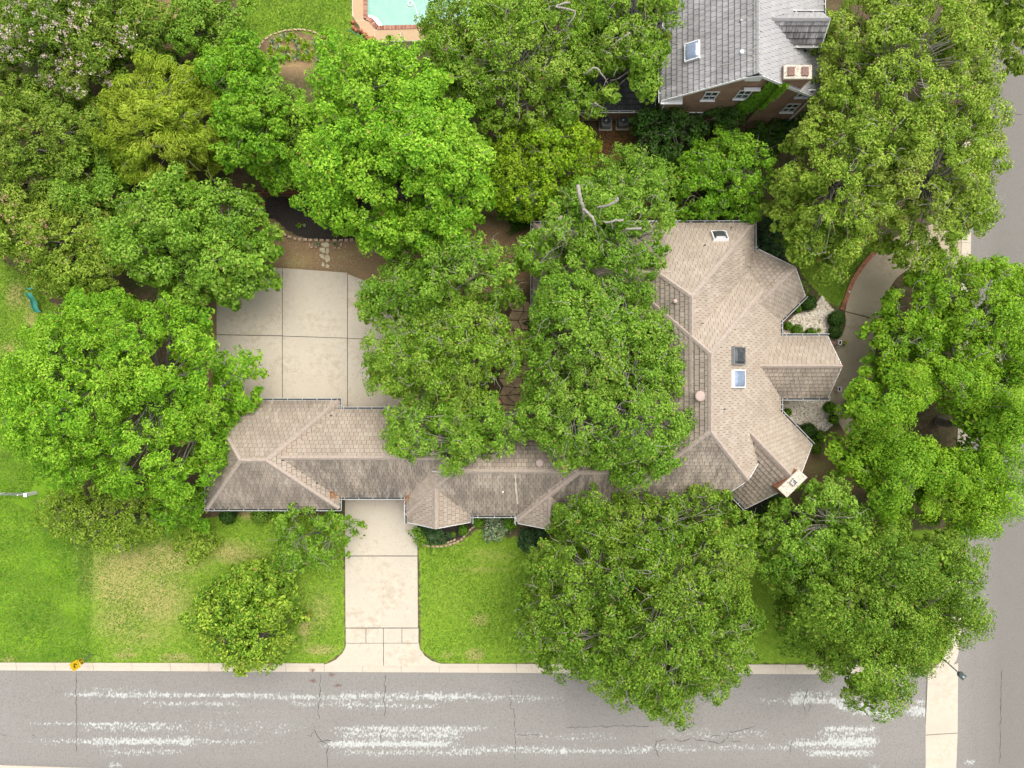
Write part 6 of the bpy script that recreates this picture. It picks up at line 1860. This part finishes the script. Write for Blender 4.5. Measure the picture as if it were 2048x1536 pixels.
bf = thing('wooden_fence', W(560, 388), 'reddish wooden fence along the mulch bed and back yard', 'fence')
yF = W(0, 392)[1]
xa = W(478, 392)[0]
for k in range(4):
    x0, x1 = xa + 2.4 * k, xa + 2.4 * (k + 1)
    mb = MB(); mb.box((x0, yF, .75), (.1, .1, 1.6)); mb.build('post', M['wood'], bf)
    for z in (.35, 1.25):
        mb = MB(); mb.box(((x0 + x1) / 2, yF - .07, z), (2.38, .05, .09)); mb.build('rail', M['wood'], bf)
    for q in range(15):
        mb = MB(); mb.box((x0 + .08 + .16 * q, yF + .06, .75 + .02 * math.sin(q * 3.1)), (.145, .025, 1.45)); mb.build('board', M['wood'], bf)
b2 = thing('wire_fence', W(1330, 382), 'thin weathered rail fence glimpsed between the trees', 'fence')
x0, y0, _ = W(1290, 382); x1 = W(1350, 382)[0]
for z in (.5, 1.1):
    mb = MB(); mb.box(((x0 + x1) / 2, y0, z), (x1 - x0, .05, .07)); mb.build('rail', M['bark_pale'], b2)
for k in range(3):
    mb = MB(); mb.box((x0 + (x1 - x0) * k / 2, y0, .6), (.09, .09, 1.25)); mb.build('post', M['bark_pale'], b2)

def condenser(px, py, label):
    x, y, _ = W(px, py, .8)
    T = thing('air_conditioner', (x, y, 0), label, 'air conditioner', 'condensers beside the rear wing')
    mb = MB(); mb.box((x, y, .03), (1.0, 1.0, .08)); mb.build('pad', M['cement'], T)
    mb = MB(); mb.prism([(x + .4 * c_, y + .4 * s_) for c_, s_ in ((-1, -.8), (-.8, -1), (.8, -1), (1, -.8), (1, .8), (.8, 1), (-.8, 1), (-1, .8))], .07, .78, inset=.03); cab = mb.build('cabinet', M['acgrey'], T)
    for k in range(9):
        l = MB(); l.box((x, y - .405, .14 + .07 * k), (.64, .015, .03)); l.build('louvre', M['steel'], cab)
    g_ = MB()
    for r_ in (.08, .15, .22, .29): g_.tube([(x + r_ * math.cos(t), y + r_ * math.sin(t), .80) for t in np.linspace(0, 6.2832, 20)], .008, 4)
    for q in range(4): g_.box((x, y, .795), (.6, .012, .012), q * math.pi / 4)
    g_.build('fan_grille', M['steel'], T)
    f_ = MB(); f_.lathe((x, y, .785), [(.30, -.005), (.30, .0)], 20); f_.build('fan_opening', M['dark'], T)
    b = MB(); b.box((x - .05, y + .0, .83), (.16, .1, .02), .5); b.build('hub', M['white'], T)
condenser(1213.5, 241, 'grey air conditioner box partly under the oak leaves beside the rear wing'); condenser(1247.5, 240, 'grey air conditioner box beside the large dark glossy shrub')

wb = thing('wheelie_bin', W(1398, 445), 'black bin with white lid mark beside the north eave', 'bin')
x, y, _ = W(1398, 438, .9)
mb = MB(); mb.lathe((x, y, 0), [(.28, 0), (.32, .5), (.36, .95), (.38, .97), (.38, 1.02), (.2, 1.06)], 16); b_ = mb.build('body', M['dark'], wb)
mb = MB(); mb.box((x - .02, y + .0, 1.075), (.2, .24, .02), .3); mb.build('lid_mark', M['white'], b_)
sh = thing('garden_stakes', W(1457, 440), 'two thin grey stakes beside the north eave', 'stake')
for px in (1454, 1459):
    x, y, _ = W(px, 433, 1.0); mb = MB(); mb.tube([(x, y - .5, 0), (x, y, 1.0), (x, y + .35, 1.6)], .035, 5); mb.build('stake', M['steel'], sh)

# entry pier, bench, lanterns
pr = thing('entry_pier', W(1668, 686), 'low stone pier beside the entry gable', 'pier')
x, y, _ = W(1668, 686, .7); mb = MB(); mb.box((x, y, .35), (.55, .26, .7)); mb.build('pier', M['flue'], pr)
ln1 = thing('lantern', W(1680, 685), 'pale boxy lantern on the drive side of the entry pier', 'lantern')
def lantern(T, px, py, h):
    x, y, _ = W(px, py, h)
    mb = MB(); mb.box((x, y, h * .4), (.26, .34, h * .8)); mb.build('base', M['cement'], T)
    mb = MB()
    for dx in (-.11, .11):
        for dy in (-.15, .15): mb.box((x + dx, y + dy, h * .9), (.04, .04, h * .25))
    for dx, dy, sx, sy in ((0, .15, .26, .05), (0, -.15, .26, .05), (.11, 0, .05, .3), (-.11, 0, .05, .3)): mb.box((x + dx, y + dy, h * 1.02), (sx, sy, .05))
    f = mb.build('frame', M['white'], T)
    mb = MB(); mb.box((x, y, h * .88), (.17, .25, h * .2)); mb.build('pane', M['glass'], f)
lantern(ln1, 1680, 685, .75)
ln2 = thing('lantern', W(1655, 778), 'dark boxy lantern at the south side of the entry gable', 'lantern'); lantern(ln2, 1679, 778, .7)
pp = thing('potted_plant', W(1687, 686), 'small potted plant with yellow flowers beside the pale lantern', 'potted plant')
x, y, _ = W(1687.5, 686, .3)
mb = MB(); mb.lathe((x, y, 0), [(.1, 0), (.13, .15), (.16, .28), (.17, .3)], 14); mb.build('pot', M['dark'], pp)
rng = np.random.default_rng(4)
P = np.array([x, y, .38]) + rng.normal(size=(160, 3)) * np.array([.09, .09, .07]); N = rng.normal(size=(160, 3)); N[:, 2] = abs(N[:, 2]) + .4; N /= np.linalg.norm(N, axis=1)[:, None]
leaf_mesh('foliage', P[:110], N[:110], rng.uniform(.05, .1, 110), .6, LEAF['green'], pp, rng)
leaf_mesh('flowers', P[110:] + [0, 0, .05], N[110:], rng.uniform(.05, .08, 50), .9, LEAF['yellowflower'] if 'yellowflower' in LEAF else LEAF['variegated'], pp, rng)
for px, py, lab in ((1696, 584, 'small white path light on the brick edging'), (1749, 626, 'small white path light at the joint of the drive')):
    T = thing('path_light', W(px, py), lab, 'light'); x, y, _ = W(px, py)
    mb = MB(); mb.tube([(x, y, 0), (x, y, .22)], .02, 6); mb.build('stem', M['steel'], T)
    mb = MB(); mb.lathe((x, y, .2), [(.03, 0), (.075, .02), (.07, .06), (.02, .09)], 12); mb.build('cap', M['white'], T)
# leaf debris on the road
for px, py in ((624, 1340), (622, 1330), (675, 1372), (664, 1350), (626, 1362)):
    mb = MB(); x, y, _ = W(px, py); rr = random.Random(px)
    for _ in range(26):
        q = (x + rr.gauss(0, .1), y + rr.gauss(0, .06), -.03 + rr.uniform(0, .02)); a_ = rr.uniform(0, 6.28); l = rr.uniform(.03, .07)
        mb.face([(q[0] - l * math.cos(a_), q[1] - l * math.sin(a_), q[2]), (q[0] - l * .5 * math.sin(a_), q[1] + l * .5 * math.cos(a_), q[2] + .01), (q[0] + l * math.cos(a_), q[1] + l * math.sin(a_), q[2]), (q[0] + l * .5 * math.sin(a_), q[1] - l * .5 * math.cos(a_), q[2])])
    tag(mb.build('leaf_debris', M['flue'], None), 'brown leaf clump on the kerb and road by the driveway', 'leaf litter', kind='stuff')

print('LEAVES', NLEAF)
